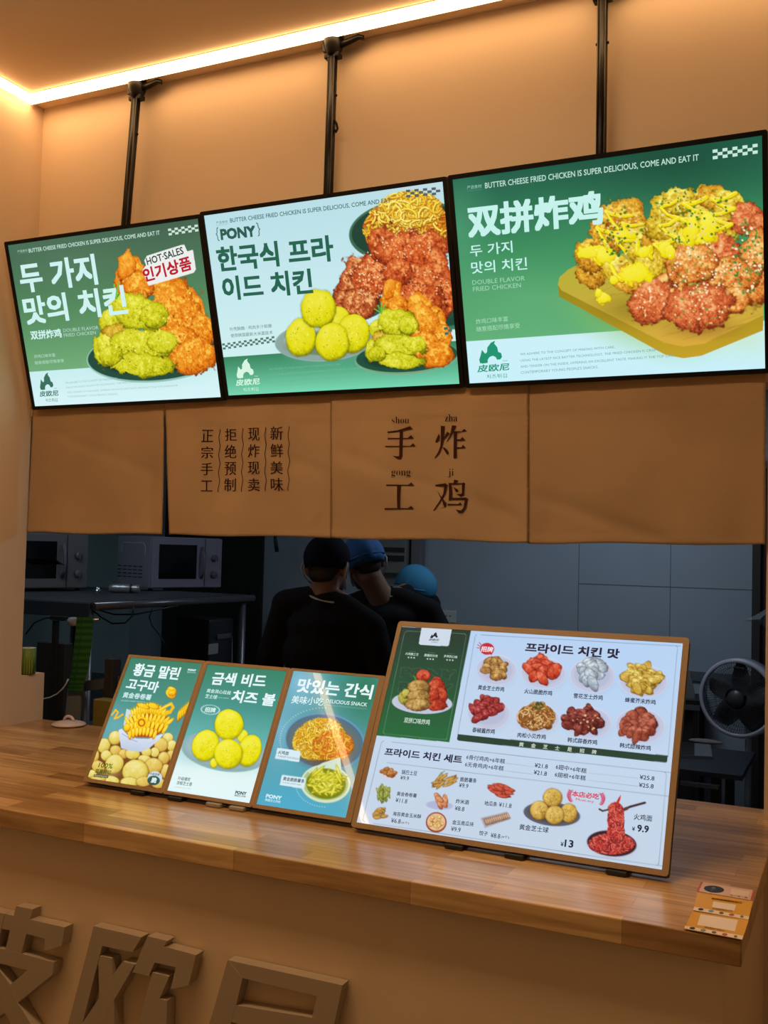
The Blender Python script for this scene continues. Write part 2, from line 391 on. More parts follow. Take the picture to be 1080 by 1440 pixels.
        c = np.clip(col/255, 0, 1); c = np.where(c <= .04045, c/12.92, ((c+.055)/1.055)**2.4)
        me = bpy.data.meshes.new(name); me.vertices.add(len(W)); me.vertices.foreach_set('co', W.ravel().astype(np.float32))
        lp = np.concatenate([Q.ravel(), Tr.ravel()]); me.loops.add(len(lp)); me.loops.foreach_set('vertex_index', lp.astype(np.int32))
        me.polygons.add(len(Q)+len(Tr)); me.polygons.foreach_set('loop_start', np.concatenate([np.arange(len(Q))*4, len(Q)*4+np.arange(len(Tr))*3]).astype(np.int32))
        me.update(calc_edges=True); me.validate()
        at = me.color_attributes.new('picture', 'FLOAT_COLOR', 'POINT'); at.data.foreach_set('color', np.concatenate([c, np.ones((len(c), 1))], 1).ravel().astype(np.float32))
        me.materials.append(m); o = bpy.data.objects.new(name, me); C.objects.link(o)
        if parent is not None:
            o.parent = parent; bpy.context.view_layer.update(); o.matrix_parent_inverse = parent.matrix_world.inverted()
        return o

# ------------------------------------------------------------------ the setting
PAINT = mat('warm_beige_paint', (.70, .54, .385), .55, spec=.35, noise=.03, nscale=1.5, bump=.05, bscale=30)
PAINT2 = mat('ceiling_paint', (.82, .64, .46), .7, noise=.03, nscale=1.2)
BASEP = mat('counter_front_paint', (.73, .55, .355), .6, noise=.04, nscale=2.5, bump=.06, bscale=25)
WOOD = wood_mat()
BLACKM = mat('black_metal', (.006, .0045, .004), .38, metal=0, spec=.22)
BLACKP = mat('black_plastic', (.010, .010, .010), .45)
KWALL = None
ZC, ZT, YF, YB, XR, XP = 3.268, 1.0, -.8907, .1156, 2.57, 2.5347

bm = bmesh.new(); box(bm, (-.15, 0, 2.12), (5.2, .12, ZC)); struct(obj('wall_back', bm, PAINT))
bm = bmesh.new(); box(bm, (XP, 0, 0), (5.2, .12, 2.12)); struct(obj('wall_right', bm, PAINT))
bm = bmesh.new(); box(bm, (-.15, -4.2, 0), (0, 0, ZC)); box(bm, (-.15, 0, 0), (0, YB, 1.172)); struct(obj('wall_left', bm, PAINT))
bm = bmesh.new(); box(bm, (-.15, -4.2, ZC), (5.2, .12, ZC+.1)); struct(obj('ceiling', bm, PAINT2))
bm = bmesh.new(); box(bm, (-1.9, -4.2, -.1), (5.2, 3.1, 0)); struct(obj('floor', bm, mat('grey_floor_tile', (.22, .19, .16), .35, noise=.08, nscale=3)))
bm = bmesh.new(); box(bm, (.003, YF+.035, 0), (2.537, YF+.155, ZT-.046)); box(bm, (2.42, YF+.155, 0), (2.537, 0, ZT-.046)); box(bm, (.003, YF+.04, ZT-.058), (2.55, YF+.155, ZT-.047))
tag(obj('serving_counter', bm, BASEP), 'plain beige painted counter front below the wooden countertop', 'counter')

# countertop: one slab of finger-jointed wood
bm = bmesh.new(); prism(bm, [(.002, YF, ZT), (XR, YF, ZT), (XR, -.001, ZT), (XP-.001, -.001, ZT), (XP-.001, YB, ZT), (.002, YB, ZT)], (0, 0, -.046))
bmesh.ops.bevel(bm, geom=[e for e in bm.edges], offset=.0025, segments=2, affect='EDGES', profile=.5)
ct = obj('countertop', bm, WOOD); tag(ct, 'long butcher-block wooden countertop under the menu light boxes', 'countertop')

# light strips let into the ceiling round the edge: diffuser a little proud of it, in a thin channel
def emit_mat(name, col, st):
    m = bpy.data.materials.new(name); m.use_nodes = True; nt = m.node_tree; b = nt.nodes['Principled BSDF']
    b.inputs['Emission Color'].default_value = (*col, 1); b.inputs['Emission Strength'].default_value = st; b.inputs['Base Color'].default_value = (.8, .75, .65, 1)
    return m
LEDM = emit_mat('led_diffuser', LED_COL, LED_STR); CHAN = mat('led_channel', (.55, .36, .18), .5)
def led(name, lo, hi, axis, label):
    t = thing(name, label, 'light', ((lo[0]+hi[0])/2, (lo[1]+hi[1])/2, ZC), 0, 'warm ceiling light strips')
    bm = bmesh.new(); box(bm, (lo[0], lo[1], ZC-.013), (hi[0], hi[1], ZC-.001)); obj('diffuser', bm, LEDM, t)
    bm = bmesh.new()
    if axis == 'x':
        for y, d in ((lo[1]-.003, .0015), (hi[1], .012)): box(bm, (lo[0], y, ZC-d), (hi[0], y+.003, ZC))
    else:
        for x, d in ((lo[0]-.003, .008), (hi[0], .0015)): box(bm, (x, lo[1], ZC-d), (x+.003, hi[1], ZC))
    obj('channel', bm, CHAN, t)
led('light_strip', (.008, -.1174, 0), (4.6, -.0671, 0), 'x', 'glowing warm white light strip in ceiling along the back wall')
led('light_strip', (.008, -4.0, 0), (.050, -.1214, 0), 'y', 'short glowing light strip over the left wall in top left corner')

# added warm fill panel, out of view, brightens curtains, countertop and front
t = thing('fill_panel', 'long unseen warm fill panel added under the ceiling before the counter', 'light', (1.45, -1.45, ZC))
bm = bmesh.new(); box(bm, (.80, -1.62, ZC-.012), (2.10, -1.28, ZC-.0005), bev=.003); obj('housing', bm, CHAN, t)
bm = bmesh.new(); box(bm, (.85, -1.60, ZC-.016), (2.05, -1.30, ZC-.0125)); obj('diffuser', bm, emit_mat('fill_panel_diffuser', FILL_COL, FILL_STR), t)

# ------------------------------------------------------------------ poles from the ceiling
def pole(xt, xb, zb, label, clip=None):
    y = -.045
    t = thing('ceiling_pole', label, 'pole', (xt, y, ZC), 0, 'black poles over the light boxes')
    bm = bmesh.new(); tube(bm, [(xt, y, ZC-.05), (xt*.5+xb*.5, y, (ZC+zb)/2), (xb, y, zb)], .0145, 16)
    obj('tube', bm, BLACKM, t)
    bm = bmesh.new(); tube(bm, [(xt-.0105, y-.0125, ZC-.06), (xb-.0105, y-.0125, zb)], .0018, 6); tube(bm, [(xt+.0105, y-.0125, ZC-.06), (xb+.0105, y-.0125, zb)], .0018, 6)
    obj('groove_edge', bm, mat('brown_steel', (.035, .022, .014), .35), t)
    bm = bmesh.new(); lathe(bm, [(0, 0), (.032, 0), (.034, -.012), (.030, -.034), (.022, -.052), (.017, -.062), (0, -.062)], (xt, y, ZC), 20)
    box(bm, (xt-.033, y-.012, ZC-.045), (xt-.024, y+.012, ZC-.004)); box(bm, (xt-.026, y-.014, ZC-.07), (xt+.026, y+.014, ZC-.054), bev=.003)
    obj('ceiling_flange', bm, BLACKM, t)
    bm = bmesh.new(); tube(bm, [(xt+.02, y, ZC-.030), (xt+.055, y, ZC-.024), (xt+.088, y, ZC-.016), (xt+.102, y, ZC-.020), (xt+.104, y, ZC-.028)], [.012, .010, .009, .007, .004], 10)
    obj('clamp_arm', bm, BLACKM, t)
    if clip:
        bm = bmesh.new(); tube(bm, [(xt+.013, y-.004, clip+.02), (xt+.022, y-.006, clip+.006), (xt+.026, y-.006, clip-.01), (xt+.020, y-.006, clip-.02), (xt+.015, y-.004, clip-.012)], .004, 8)
        obj('cable_hook', bm, BLACKM, t)
    for s in (-1, 1):
        bm = bmesh.new(); xs_ = xb+(xt-xb)*.62/(ZC-.05-zb); lathe(bm, [(0, 0), (.004, 0), (.004, .004*s), (0, .005*s)], (xs_+.0140*s, y, zb+.62), 8, axis='x'); obj('screw', bm, BLACKM, t)
pole(.473, .430, 2.46, 'black ceiling pole behind the left hanging light box')
pole(1.2466, 1.2425, 2.46, 'black ceiling pole behind the middle hanging light box, small hook on it', clip=2.98)
pole(2.0965, 2.101, 2.46, 'black ceiling pole behind the right hanging light box')

# ------------------------------------------------------------------ three hanging menu light boxes
PRINT_TOP = print_mat('backlit_film', .35, .25)
PRINT_LOW = print_mat('backlit_acrylic', .02, .55)
FRAMEB = mat('black_frame', (.004, .004, .004), .5, spec=.2)
GREEN, DK = (190, 235, 228), (38, 100, 80)

def slab(P, u0, u1, v0, v1, w0, w1, bm, mi=0, bev=0):
    M = [P.o+P.ex*u+P.ey*v+P.n*q for q in (w0, w1) for v in (v0, v1) for u in (u0, u1)]
    v = [bm.verts.new(p) for p in M]
    fs = [bm.faces.new([v[i] for i in q]) for q in ((0,1,3,2),(4,6,7,5),(0,4,5,1),(1,5,7,3),(3,7,6,2),(2,6,4,0))]
    for f in fs: f.material_index = mi
    bmesh.ops.recalc_face_normals(bm, faces=fs)
    if bev: bmesh.ops.bevel(bm, geom=list({e for f in fs for e in f.edges}), offset=bev, segments=2, affect='EDGES', profile=.5)
def rounded(P, u0, u1, v0, v1, r, w):
    pts = []
    for cx, cy, a0 in ((u1-r, v0+r, -90), (u1-r, v1-r, 0), (u0+r, v1-r, 90), (u0+r, v0+r, 180)):
        for k in range(5):
            a = math.radians(a0+22.5*k); pts.append(P.o+P.ex*(cx+r*math.cos(a))+P.ey*(cy+r*math.sin(a))+P.n*w)
    return pts
def body(P, u0, u1, v0, v1, depth, m, parent, r=.006, back=-.002):
    bm = bmesh.new(); prism(bm, rounded(P, u0, u1, v0, v1, r, back), -P.n*depth); return obj('casing', bm, m, parent)
def bezel(P, u0, u1, v0, v1, iu0, iu1, iv0, iv1, m, parent, lip=.004, r=.006):
    """picture-frame ring in front of the casing"""
    bm = bmesh.new(); A = rounded(P, u0, u1, v0, v1, r, lip); B = rounded(P, iu0, iu1, iv0, iv1, .0004, lip)
    lo = -.002-lip
    va, vb = [bm.verts.new(p) for p in A], [bm.verts.new(p) for p in B]; wa, wb = [bm.verts.new(p+P.n*lo) for p in A], [bm.verts.new(p+P.n*lo) for p in B]; n = len(A)
    for i in range(n):
        j = (i+1) % n
        for q in ((va[i], va[j], vb[j], vb[i]), (va[i], wa[i], wa[j], va[j]), (vb[i], vb[j], wb[j], wb[i]), (wa[j], wa[i], wb[i], wb[j])): bm.faces.new(q)
    bmesh.ops.recalc_face_normals(bm, faces=bm.faces[:]); return obj('frame', bm, m, parent)

def hanging(o, tilt, yw, seed):
    ex = Vector((math.cos(yw), math.sin(yw), 0)); e2 = Vector((-math.sin(yw), math.cos(yw), 0)); ey = e2*math.sin(tilt)-Vector((0, 0, 1))*math.cos(tilt)
    return Panel(o, ex, ey, .80, .563, 620, seed)
YC = ((92,98,8), (198,196,18), (240,238,92)); OC = ((140,52,6), (228,124,18), (250,186,66)); RC = ((105,28,12), (196,78,32), (238,150,84))
GL = ((96,30,16), (186,84,40), (240,176,110)); BR_ = ((110,62,14), (205,140,30), (246,206,80))
MOTTO = 'BUTTER CHEESE FRIED CHICKEN IS SUPER DELICIOUS, COME AND EAT IT'
L1, L2, L3, L4 = ('WE ADHERE TO THE CONCEPT OF MAKING WITH CARE,', 'USING THE LATEST RICE BATTER TECHNOLOGY, THE FRIED CHICKEN IS CRISPY', 'AND TENDER ON THE INSIDE, OFFERING AN EXCELLENT TASTE, MAKING IT THE TOP CHOICE FOR', "CONTEMPORARY YOUNG PEOPLE'S SNACKS.")

def stack(P, x, y, s):
    """the tower of yellow and orange fried chicken; x,y its middle, s its scale"""
    def g(dx, dy, rx, ry, pal, a=0, **k): P.lump(x+dx*s, y+dy*s, rx*s, ry*s, pal, a, **k)
    o = dict(irr=.16, edge=.14, rough=.36, lo=.46, gloss=.45); y_ = dict(irr=.15, rough=.34, edge=.32, lo=.47, bump=.12)
    g(80, -190, 96, 70, OC, 30, **o); g(185, -60, 70, 130, OC, -12, **o); g(105, -60, 116, 150, OC, -30, **o); g(225, 20, 62, 90, OC, 0, **o); g(120, 80, 90, 100, OC, **o); g(190, 130, 108, 84, OC, -14, **o)
    g(-104, -236, 66, 104, OC, 14, **o); g(-62, -196, 70, 62, OC, 30, **o); g(-118, -290, 38, 66, OC, 12, irr=.2, edge=.1, lo=.56); g(-60, -150, 40, 30, OC, **o)
    g(-215, 90, 54, 84, YC, 10, **y_); g(-196, -34, 48, 66, YC, **y_); g(-150, 12, 78, 40, ((120,80,10),(206,156,34),(238,220,90)), irr=.2, edge=.2)
    g(-64, -76, 128, 82, YC, 20, **y_); g(10, -60, 66, 60, YC, 20, irr=.1, edge=.0, lo=.44); g(-50, 70, 156, 70, YC, 3, **y_); g(50, 60, 70, 54, YC, irr=.1, edge=0, lo=.5); g(-44, 166, 148, 54, YC, 4, **y_); g(-190, 122, 56, 48, YC, irr=.1, edge=.1)
    P.specks(x-60*s, y+20*s, 150*s, 150*s, 60, 4*s, [(246,246,130), (150,150,14), (236,236,60)]); P.specks(x+140*s, y-20*s, 90*s, 160*s, 46, 4.5*s, [(255,214,110), (190,90,16), (255,196,70)])
    for k in range(9): P.line([(x-165*s, y-140*s), (x-165*s+RND.uniform(-50, 45)*s, y-(150+RND.uniform(5, 65))*s)], 7*s, (70, 150, 40) if k % 2 else (120, 190, 70))

# left box
A = hanging((.0660, -.2067, 2.6880), .2835, .0079, 11); A.f(0, 290, 3.273)
wv = A.vat(135, 764)
A.fill((62, 98, 80), (112, 172, 120), 0, wv, mid=(78, 134, 92)); A.fill((200, 238, 240), (214, 244, 248), wv, 1)
A.glow(300, 240, 420, 330, (92, 140, 104), .35); A.glow(60, 180, 160, 60, (70, 122, 98), .5)
A.plate(700, 690, 312, 122, (150, 200, 188), (18, 62, 50), -4, (180, 215, 210)); A.ell(700, 688, 306, 114, (22, 74, 60), -4); A.ell(700, 690, 250, 84, (16, 56, 48), -4, soft=4)
stack(A, 700, 565, 1.0)
A.poly([(655,295),(668,330),(684,366),(760,345),(892,306),(902,290),(888,200),(862,208),(848,176),(835,178),(676,228),(664,250),(672,272)], (236, 238, 236))
A.T('严选食材', 82, 215, 128, 208, 12, (170, 215, 195)); A.line([(82, 220), (128, 213)], 1.2, (150, 195, 175)); A.T(MOTTO, 135, 217, 738, 134, 22, (196, 226, 214), .012)
A.checker(778, 135, 915, 115, 31, 9, (205, 228, 218))
W1 = (205, 240, 238)
A.T('두 가지', 103, 402, 455, 360, 140, W1, .034); A.T('맛의 치킨', 122, 548, 592, 496, 132, W1, .034)
A.T('双拼炸鸡', 145, 615, 287, 604, 42, W1, .03); A.T('DOUBLE FLAVOR', 293, 580, 455, 566, 16, (180, 215, 200)); A.T('FRIED CHICKEN', 296, 602, 443, 589, 16, (180, 215, 200))
A.T('炸鸡口味丰富', 160, 700, 256, 692, 16, (185, 222, 205)); A.T('随意搭配尽情享受', 163, 729, 297, 718, 16, (185, 222, 205))
A.T('HOT·SALES', 680, 272, 848, 219, 34, (30, 62, 50), .02); A.T('인기상품', 668, 352, 888, 292, 66, (186, 30, 48), .035)
A.logo(188, 902, 278, 898, 134, (52, 112, 92))
for t, b, x1, y1 in ((L1[:38], (303, 818), 540, 797), (L2[:58], (306, 840), 640, 812), (L3, (311, 862), 820, 830), (L4, (314, 881), 545, 868)): A.T(t, *b, x1, y1, 9, (150, 190, 182))

# middle box
B = hanging((.8984, -.2160, 2.6880), .3004, .0056, 12); B.f(270, 240, 2.769)
wv = B.vat(128, 727)
B.fill((184, 222, 230), (206, 240, 240), 0, wv, mid=(196, 232, 238)); B.fill((52, 132, 94), (118, 214, 178), wv, 1)
B.glow(900, 90, 200, 90, (205, 215, 220), .5)
B.checker(122, 697, 325, 668, 24, 19, (80, 120, 108)); B.checker(835, 105, 985, 92, 30, 9, (84, 96, 100)); B.checker(985, 640, 1030, 634, 30, 3, (60, 110, 95))
B.plate(830, 235, 225, 122, (60, 110, 88), (24, 70, 54), -6, (170, 205, 205)); B.ell(830, 232, 214, 110, (22, 66, 52), -6)
B.noodles(840, 225, 172, 118, 620, 6.5, [(244,198,52), (232,168,36), (214,120,24), (250,220,90), (206,96,22)], (150, 70, 16))
B.noodles(850, 150, 124, 70, 360, 6.5, [(246,210,64), (236,180,44), (252,226,100)], (176, 100, 20))
B.plate(985, 560, 130, 60, (60, 130, 100), (16, 70, 56), 0); B.ell(900, 540, 130, 60, (20, 80, 66))
B.plate(640, 520, 110, 60, (50, 100, 84), (20, 66, 52), 0)
for q in ((600,470,38,100,20), (640,420,58,92,24), (585,520,30,50,10), (700,420,66,112,28), (650,520,60,60,20), (760,300,62,80,-30), (800,470,60,70,10), (830,320,95,80,10), (910,310,80,72,-10), (955,370,40,60,0), (860,430,92,72,8), (940,440,80,80,-14), (975,490,44,82,0), (880,500,90,56,0), (800,390,50,50,0)): B.lump(q[0], q[1], q[2]*1.1, q[3]*1.08, RC if q[0] > 690 else GL, q[4], rough=.42, bump=.11, irr=.2, edge=.5, lo=.42, gloss=.4)
B.specks(700, 410, 60, 100, 90, 2.8, [(250,232,190), (240,200,150), (246,220,170)]); B.specks(840, 280, 110, 60, 100, 2.8, [(250,226,180), (244,190,130)]); B.specks(880, 440, 120, 70, 100, 2.8, [(240,190,130), (248,216,160), (120,40,14)]); B.specks(640, 430, 46, 80, 50, 2.6, [(250,232,190), (130,44,14)])
for y in range(6): B.line([(760+y*26, 262+RND.uniform(-14, 14)), (790+y*26, 320+RND.uniform(-20, 30)), (786+y*28, 370)], 7, (222, 96, 34), .6)
B.plate(510, 665, 192, 78, (150, 178, 172), (176, 198, 190), -3, (160, 200, 200)); B.ell(512, 672, 150, 48, (112, 138, 104), -3, soft=6)
CB = ((120,118,4), (222,216,10), (244,236,88))
for q in ((568,590,50,62), (424,650,60,74), (630,635,64,74), (492,538,68,76), (546,668,66,74)): B.lump(*q, CB, rough=.13, bump=.02, edge=.30, lo=.48)
for q in ((424,650,45,55), (630,640,45,55), (492,540,48,56), (546,670,48,55)): B.specks(*q, 26, 2.2, [(150,150,10), (250,246,130)])
B.plate(832, 728, 203, 66, (126, 176, 140), (20, 66, 50), -4, (90, 170, 130)); B.ell(832, 724, 198, 60, (22, 78, 60), -4); B.ell(832, 726, 160, 42, (14, 58, 46), -4, soft=4)
stack(B, 838, 640, .61)
B.T('严选食材', 95, 209, 140, 203, 11, (90, 122, 122)); B.line([(95, 213), (140, 207)], 1.1, (110, 140, 140)); B.T(MOTTO[:-3], 150, 205, 775, 126, 20, (66, 104, 104), .012)
B.T('{', 97, 275, 108, 274, 54, (70, 110, 104)); B.T('}', 258, 256, 270, 254, 54, (70, 110, 104)); B.T('PONY', 114, 271, 250, 257, 44, (44, 92, 82), .05)
B.T('한국식 프라', 104, 396, 556, 352, 100, DK, .034); B.T('이드 치킨', 125, 508, 474, 478, 96, DK, .034)
B.T('外壳酥脆 · 鸡肉多汁软嫩', 148, 625, 312, 611, 15, (84, 116, 108)); B.T('使用韩国最新大米面技术', 152, 650, 316, 637, 15, (84, 116, 108))
B.logo(175, 862, 272, 856, 126, (214, 246, 226))
for t, b, x1, y1 in ((L1, (300, 778), 580, 758), (L2[:60], (303, 799), 660, 773), (L3[:70], (306, 820), 700, 792), (L4, (309, 842), 540, 826)): B.T(t, *b, x1, y1, 8, (116, 186, 148))

# right box
D = hanging((1.7314, -.2230, 2.6847), .3098, .0064, 13); D.f(620, 180, 2.348)
wv = D.vat(82, 706)
D.fill((26, 94, 74), (98, 176, 122), 0, wv, mid=(62, 146, 96)); D.fill((204, 240, 248), (200, 240, 250), wv, 1)
D.glow(760, 110, 560, 190, (16, 70, 52), .75); D.glow(300, 560, 420, 150, (112, 184, 128), .4); D.glow(60, 330, 150, 330, (92, 172, 132), .5)
D.glow(640, 640, 330, 130, (140, 196, 96), .75, 18); D.glow(1000, 700, 200, 90, (200, 230, 190), .6)
WD = (206, 172, 62)
D.poly([(386,520),(390,556),(740,748),(800,760),(860,752),(1064,668),(1064,560),(800,660)], (150, 132, 24), 1, (196, 160, 40))
D.poly([(386,518),(392,492),(420,468),(450,452),(740,380),(1064,420),(1064,618),(870,712),(800,722),(735,708),(398,536)], (178, 176, 56), 1, (216, 168, 62))
for k in range(60):
    x, y = RND.uniform(430, 1000), RND.uniform(520, 700)
    if y < 520+(x-400)*.53 and y > 470: D.line([(x, y), (x+RND.uniform(40, 120), y+RND.uniform(-38, -14))], 2.5, (184, 140, 40), .5)
D.glow(640, 600, 190, 80, (120, 100, 20), .6); D.glow(860, 660, 170, 50, (130, 84, 30), .6)
YS = ((126,92,10), (214,176,34), (248,232,110)); RG = ((120,42,16), (212,100,52), (244,170,110)); HG = ((70,80,20), (170,130,50), (230,220,150))
for q in ((500,480,60,48,10), (500,420,60,60,0), (560,340,62,90,20), (620,300,60,62,0), (590,470,60,50,0), (640,500,84,56,8), (655,380,60,70,0), (720,400,58,80,0), (690,460,50,60,0), (745,290,60,82,20), (810,320,82,100,-10), (870,280,80,84,0), (790,240,60,46,0), (900,230,60,40,0), (950,260,50,62,0), (930,340,60,50,0), (850,390,70,50,0)): D.lump(*q[:4], YS if q[0] % 20 else BR_, q[4], rough=.42, bump=.13, irr=.2, edge=.22, lo=.45, gloss=.3)
for q in ((1005,305,52,52,0), (1050,330,30,40,0), (760,520,56,50,0), (905,410,84,66,10), (1040,470,56,120,0), (940,500,96,74,-12), (828,450,86,66,-14), (972,566,50,48,0), (694,576,66,78,24), (850,592,108,80,-8)): D.lump(q[0], q[1], q[2]*1.04, q[3]*1.02, RG if q[0] % 4 else ((126,52,12), (222,130,52), (250,200,120)), q[4], rough=.44, bump=.12, irr=.20, edge=.55, lo=.42, gloss=.2)
SC = (242, 224, 12)
def drizzle(x0, y0, x1, y1, n, sw, w0):
    pts = []
    for k in range(n+1):
        t = k/n; s_ = 1 if k % 2 else -1; dx, dy = x1-x0, y1-y0; L = math.hypot(dx, dy); pts.append((x0+dx*t-dy/L*sw*s_*RND.uniform(.6, 1), y0+dy*t+dx/L*sw*s_*RND.uniform(.6, 1)))
    sm = []
    for a, b in zip(pts, pts[1:]): sm += [(a[0]*(1-j/4)+b[0]*j/4+RND.uniform(-4, 4), a[1]*(1-j/4)+b[1]*j/4+8*math.sin(PI*j/4)) for j in range(4)]
    for a, b in zip(sm, sm[1:]): D.line([(a[0]+2, a[1]+4), (b[0]+2, b[1]+4)], w0*1.1, (150, 110, 10), .5)
    for a, b in zip(sm, sm[1:]): D.line([a, b], w0*RND.uniform(.75, 1.25), SC, .95)
    for a, b in zip(sm[::2], sm[2::2]): D.line([(a[0]-2, a[1]-3), (b[0]-2, b[1]-3)], w0*.25, (255, 246, 140), .8)
drizzle(600, 268, 500, 440, 6, 52, 10); drizzle(640, 300, 590, 400, 4, 44, 9); drizzle(760, 230, 740, 420, 6, 46, 11); drizzle(840, 226, 830, 380, 6, 52, 12); drizzle(930, 212, 920, 340, 5, 46, 11); drizzle(640, 390, 700, 420, 3, 24, 14); drizzle(560, 478, 690, 470, 4, 24, 15)
for q in ((500,410,44,20), (540,425,30,20), (640,480,62,30), (570,500,18,16), (540,560,22,22), (522,545,10,14), (670,410,22,18), (850,360,60,24), (880,330,26,50), (830,330,20,60), (740,400,20,28), (760,410,16,20), (600,350,40,12)): D.lump(*q, ((190,160,8), (240,222,14), (250,240,90)), rough=.1, bump=.32, irr=.35, edge=.15, lo=.55)
D.specks(600, 340, 84, 90, 90, 4.4, [(96,136,40), (62,110,36), (236,214,150)]); D.specks(830, 290, 140, 90, 130, 4.4, [(96,140,44), (236,214,150), (70,116,40)])
D.specks(860, 460, 120, 90, 130, 3.8, [(246,228,190), (110,150,60), (250,236,200)]); D.specks(1010, 430, 54, 130, 110, 5, [(70,130,50), (246,228,190), (96,150,66)]); D.specks(850, 590, 90, 64, 60, 3.8, [(250,226,180), (246,190,120), (100,150,60)]); D.specks(690, 570, 50, 56, 34, 3.8, [(250,226,180), (236,160,90)])
D.T('严选食材', 87, 203, 135, 197, 12, (150, 205, 185)); D.line([(87, 208), (135, 202)], 1.1, (130, 185, 165)); D.T(MOTTO, 147, 203, 852, 110, 23, (186, 222, 208), .012)
D.checker(898, 104, 1063, 82, 32, 10, (196, 232, 218))
W3 = (196, 240, 234)
D.T('双拼炸鸡', 92, 364, 538, 318, 110, W3, .040); D.T('두 가지', 98, 426, 238, 411, 39, W3, .012); D.T('맛의 치킨', 102, 482, 286, 467, 40, W3, .012)
D.T('DOUBLE FLAVOR', 105, 518, 278, 503, 15, (160, 212, 180)); D.T('FRIED CHICKEN', 107, 540, 265, 526, 15, (160, 212, 180))
D.T('炸鸡口味丰富', 117, 648, 222, 638, 17, (170, 220, 186)); D.T('随意搭配尽情享受', 119, 673, 262, 660, 17, (170, 220, 186))
D.logo(123, 830, 232, 823, 122, (26, 148, 112))
for t, b, x1, y1 in ((L1, (262, 752), 575, 728), (L2, (263, 773), 720, 737), (L3[:76], (264, 793), 770, 756), (L4, (265, 812), 520, 793)): D.T(t, *b, x1, y1, 9, (112, 156, 160))

for P, nm, lb in ((A, 'left', 'left hanging menu light box, green, yellow chicken tower and hot sales sticker'), (B, 'middle', 'middle hanging menu light box, white, yellow balls, noodles and chicken'), (D, 'right', 'right hanging menu light box, green, fried chicken on a wooden board')):
    c = P.o+P.ex*.4+P.ey*.563-P.n*.02
    t = thing('menu_light_box', lb, 'light box', c, 0, 'hanging menu light boxes')
    body(P, -.0125, .8125, -.0125, .5755, .016, FRAMEB, t); bezel(P, -.0125, .8125, -.0125, .5755, 0, .8, 0, .563, FRAMEB, t)
    P.build('poster', PRINT_TOP, t)
    bm = bmesh.new(); slab(P, .34, .46, .10, .30, -.050, -.0185, bm); o = obj('wall_bracket', bm, BLACKM, t)

# ------------------------------------------------------------------ two menu light boxes leaning on the counter
GOLD = mat('bronze_anodised_frame', (.36, .245, .135), .5, metal=0, spec=.35)
DARKB = mat('dark_backing', (.02, .018, .016), .5)
CLEARP = mat('clear_plastic_foot', (.35, .33, .30), .15, spec=.6)

def leaning(o, tilt, W, H):
    up = Vector((0, math.sin(tilt), math.cos(tilt))); o = Vector(o)+up*H
    return o, Vector((1, 0, 0)), -up
class Rect:
    def __init__(s, o, ex, ey):
        s.o, s.ex, s.ey = o, ex, ey; s.n = ey.cross(ex).normalized()
        if s.n.dot(CAM-o) < 0: s.n = -s.n
def sheet(R, F, q, cells, seed):
    """print area given by its four corners seen in crop F; returns a Panel and its box (u0,u1,v0,v1) on the light box"""
    T = Panel(R.o, R.ex, R.ey, .01, .01, 200, 1); T.f(*F); L = [T.loc(*p) for p in q]
    u0, u1, v0, v1 = (L[0][0]+L[3][0])/2, (L[1][0]+L[2][0])/2, (L[0][1]+L[1][1])/2, (L[2][1]+L[3][1])/2
    P = Panel(R.o+R.ex*u0+R.ey*v0+R.n*.0005, R.ex, R.ey, u1-u0, v1-v0, cells, seed); P.f(*F); return P, (u0, u1, v0, v1)

o, ex, ey = leaning((.8491, -.6087, 1.012), .4812, .8179, .3706); RL = Rect(o, ex, ey)
tL = thing('counter_light_box', 'three-panel menu light box leaning on counter, left one, fries, balls and noodles', 'light box', (1.258, -.60, ZT), 0, 'menu light boxes on the counter')
F1, F2, F3 = (110, 910, 5.684), (230, 925, 5.684), (355, 935, 5.684)
P1, r1 = sheet(RL, F1, ((424, 84), (988, 132), (668, 1143), (74, 1046)), 560, 21)
P2, r2 = sheet(RL, F2, ((350, 58), (985, 105), (693, 1168), (37, 1060)), 560, 22)
P3, r3 = sheet(RL, F3, ((328, 48), (1012, 105), (750, 1228), (35, 1112)), 560, 23)
Wh = (226, 244, 246)
# panel one: curly fries in a paper bag over potatoes
P1.fill((46, 128, 104), (108, 178, 196), mid=(74, 150, 146)); P1.glow(300, 620, 260, 260, (120, 188, 206), .5)
P1.poly([(60, 830), (240, 740), (700, 760), (800, 760), (660, 1160), (60, 1060)], (112, 66, 34))
PT = ((140,96,30), (222,200,84), (250,244,186)); PT2 = ((150,92,40), (214,176,70), (246,232,150))
for q in ((205,785,50,62,20),(295,722,52,58,20),(715,722,44,42,0),(745,785,42,46,0),(660,780,56,58,10),(300,825,46,42,20),(225,865,44,44,10),(740,862,38,42,0),(610,838,38,42,0),(545,835,42,40,0),(360,852,38,38,0),(435,850,58,46,0),(680,882,46,52,10),(140,870,26,50,10),(530,890,54,32,8),(160,950,54,46,20),(700,990,44,60,0),(600,945,72,66,0),(290,930,72,78,30),(455,990,104,92,-8),(110,1010,40,34,0),(270,1060,62,34,10),(160,1050,60,30,0),(640,1085,60,40,0),(410,1075,74,40,0),(520,1070,60,40,0)):
    P1.lump(*q[:4], PT if q[0] % 20 else PT2, q[4], rough=.10, bump=.03, edge=.4, lo=.46)
P1.poly([(386, 492), (432, 506), (430, 600), (372, 650), (362, 616)], (206, 222, 222))
P1.poly([(322, 662), (348, 650), (400, 706), (470, 728), (560, 730), (640, 700), (690, 680), (640, 740), (572, 800), (500, 834), (420, 826), (342, 806)], (226, 234, 246), 1, (186, 202, 226))
P1.line([(350, 690), (430, 738), (470, 752)], 4, (120, 130, 190)); P1.line([(560, 768), (620, 740)], 3, (170, 180, 220))
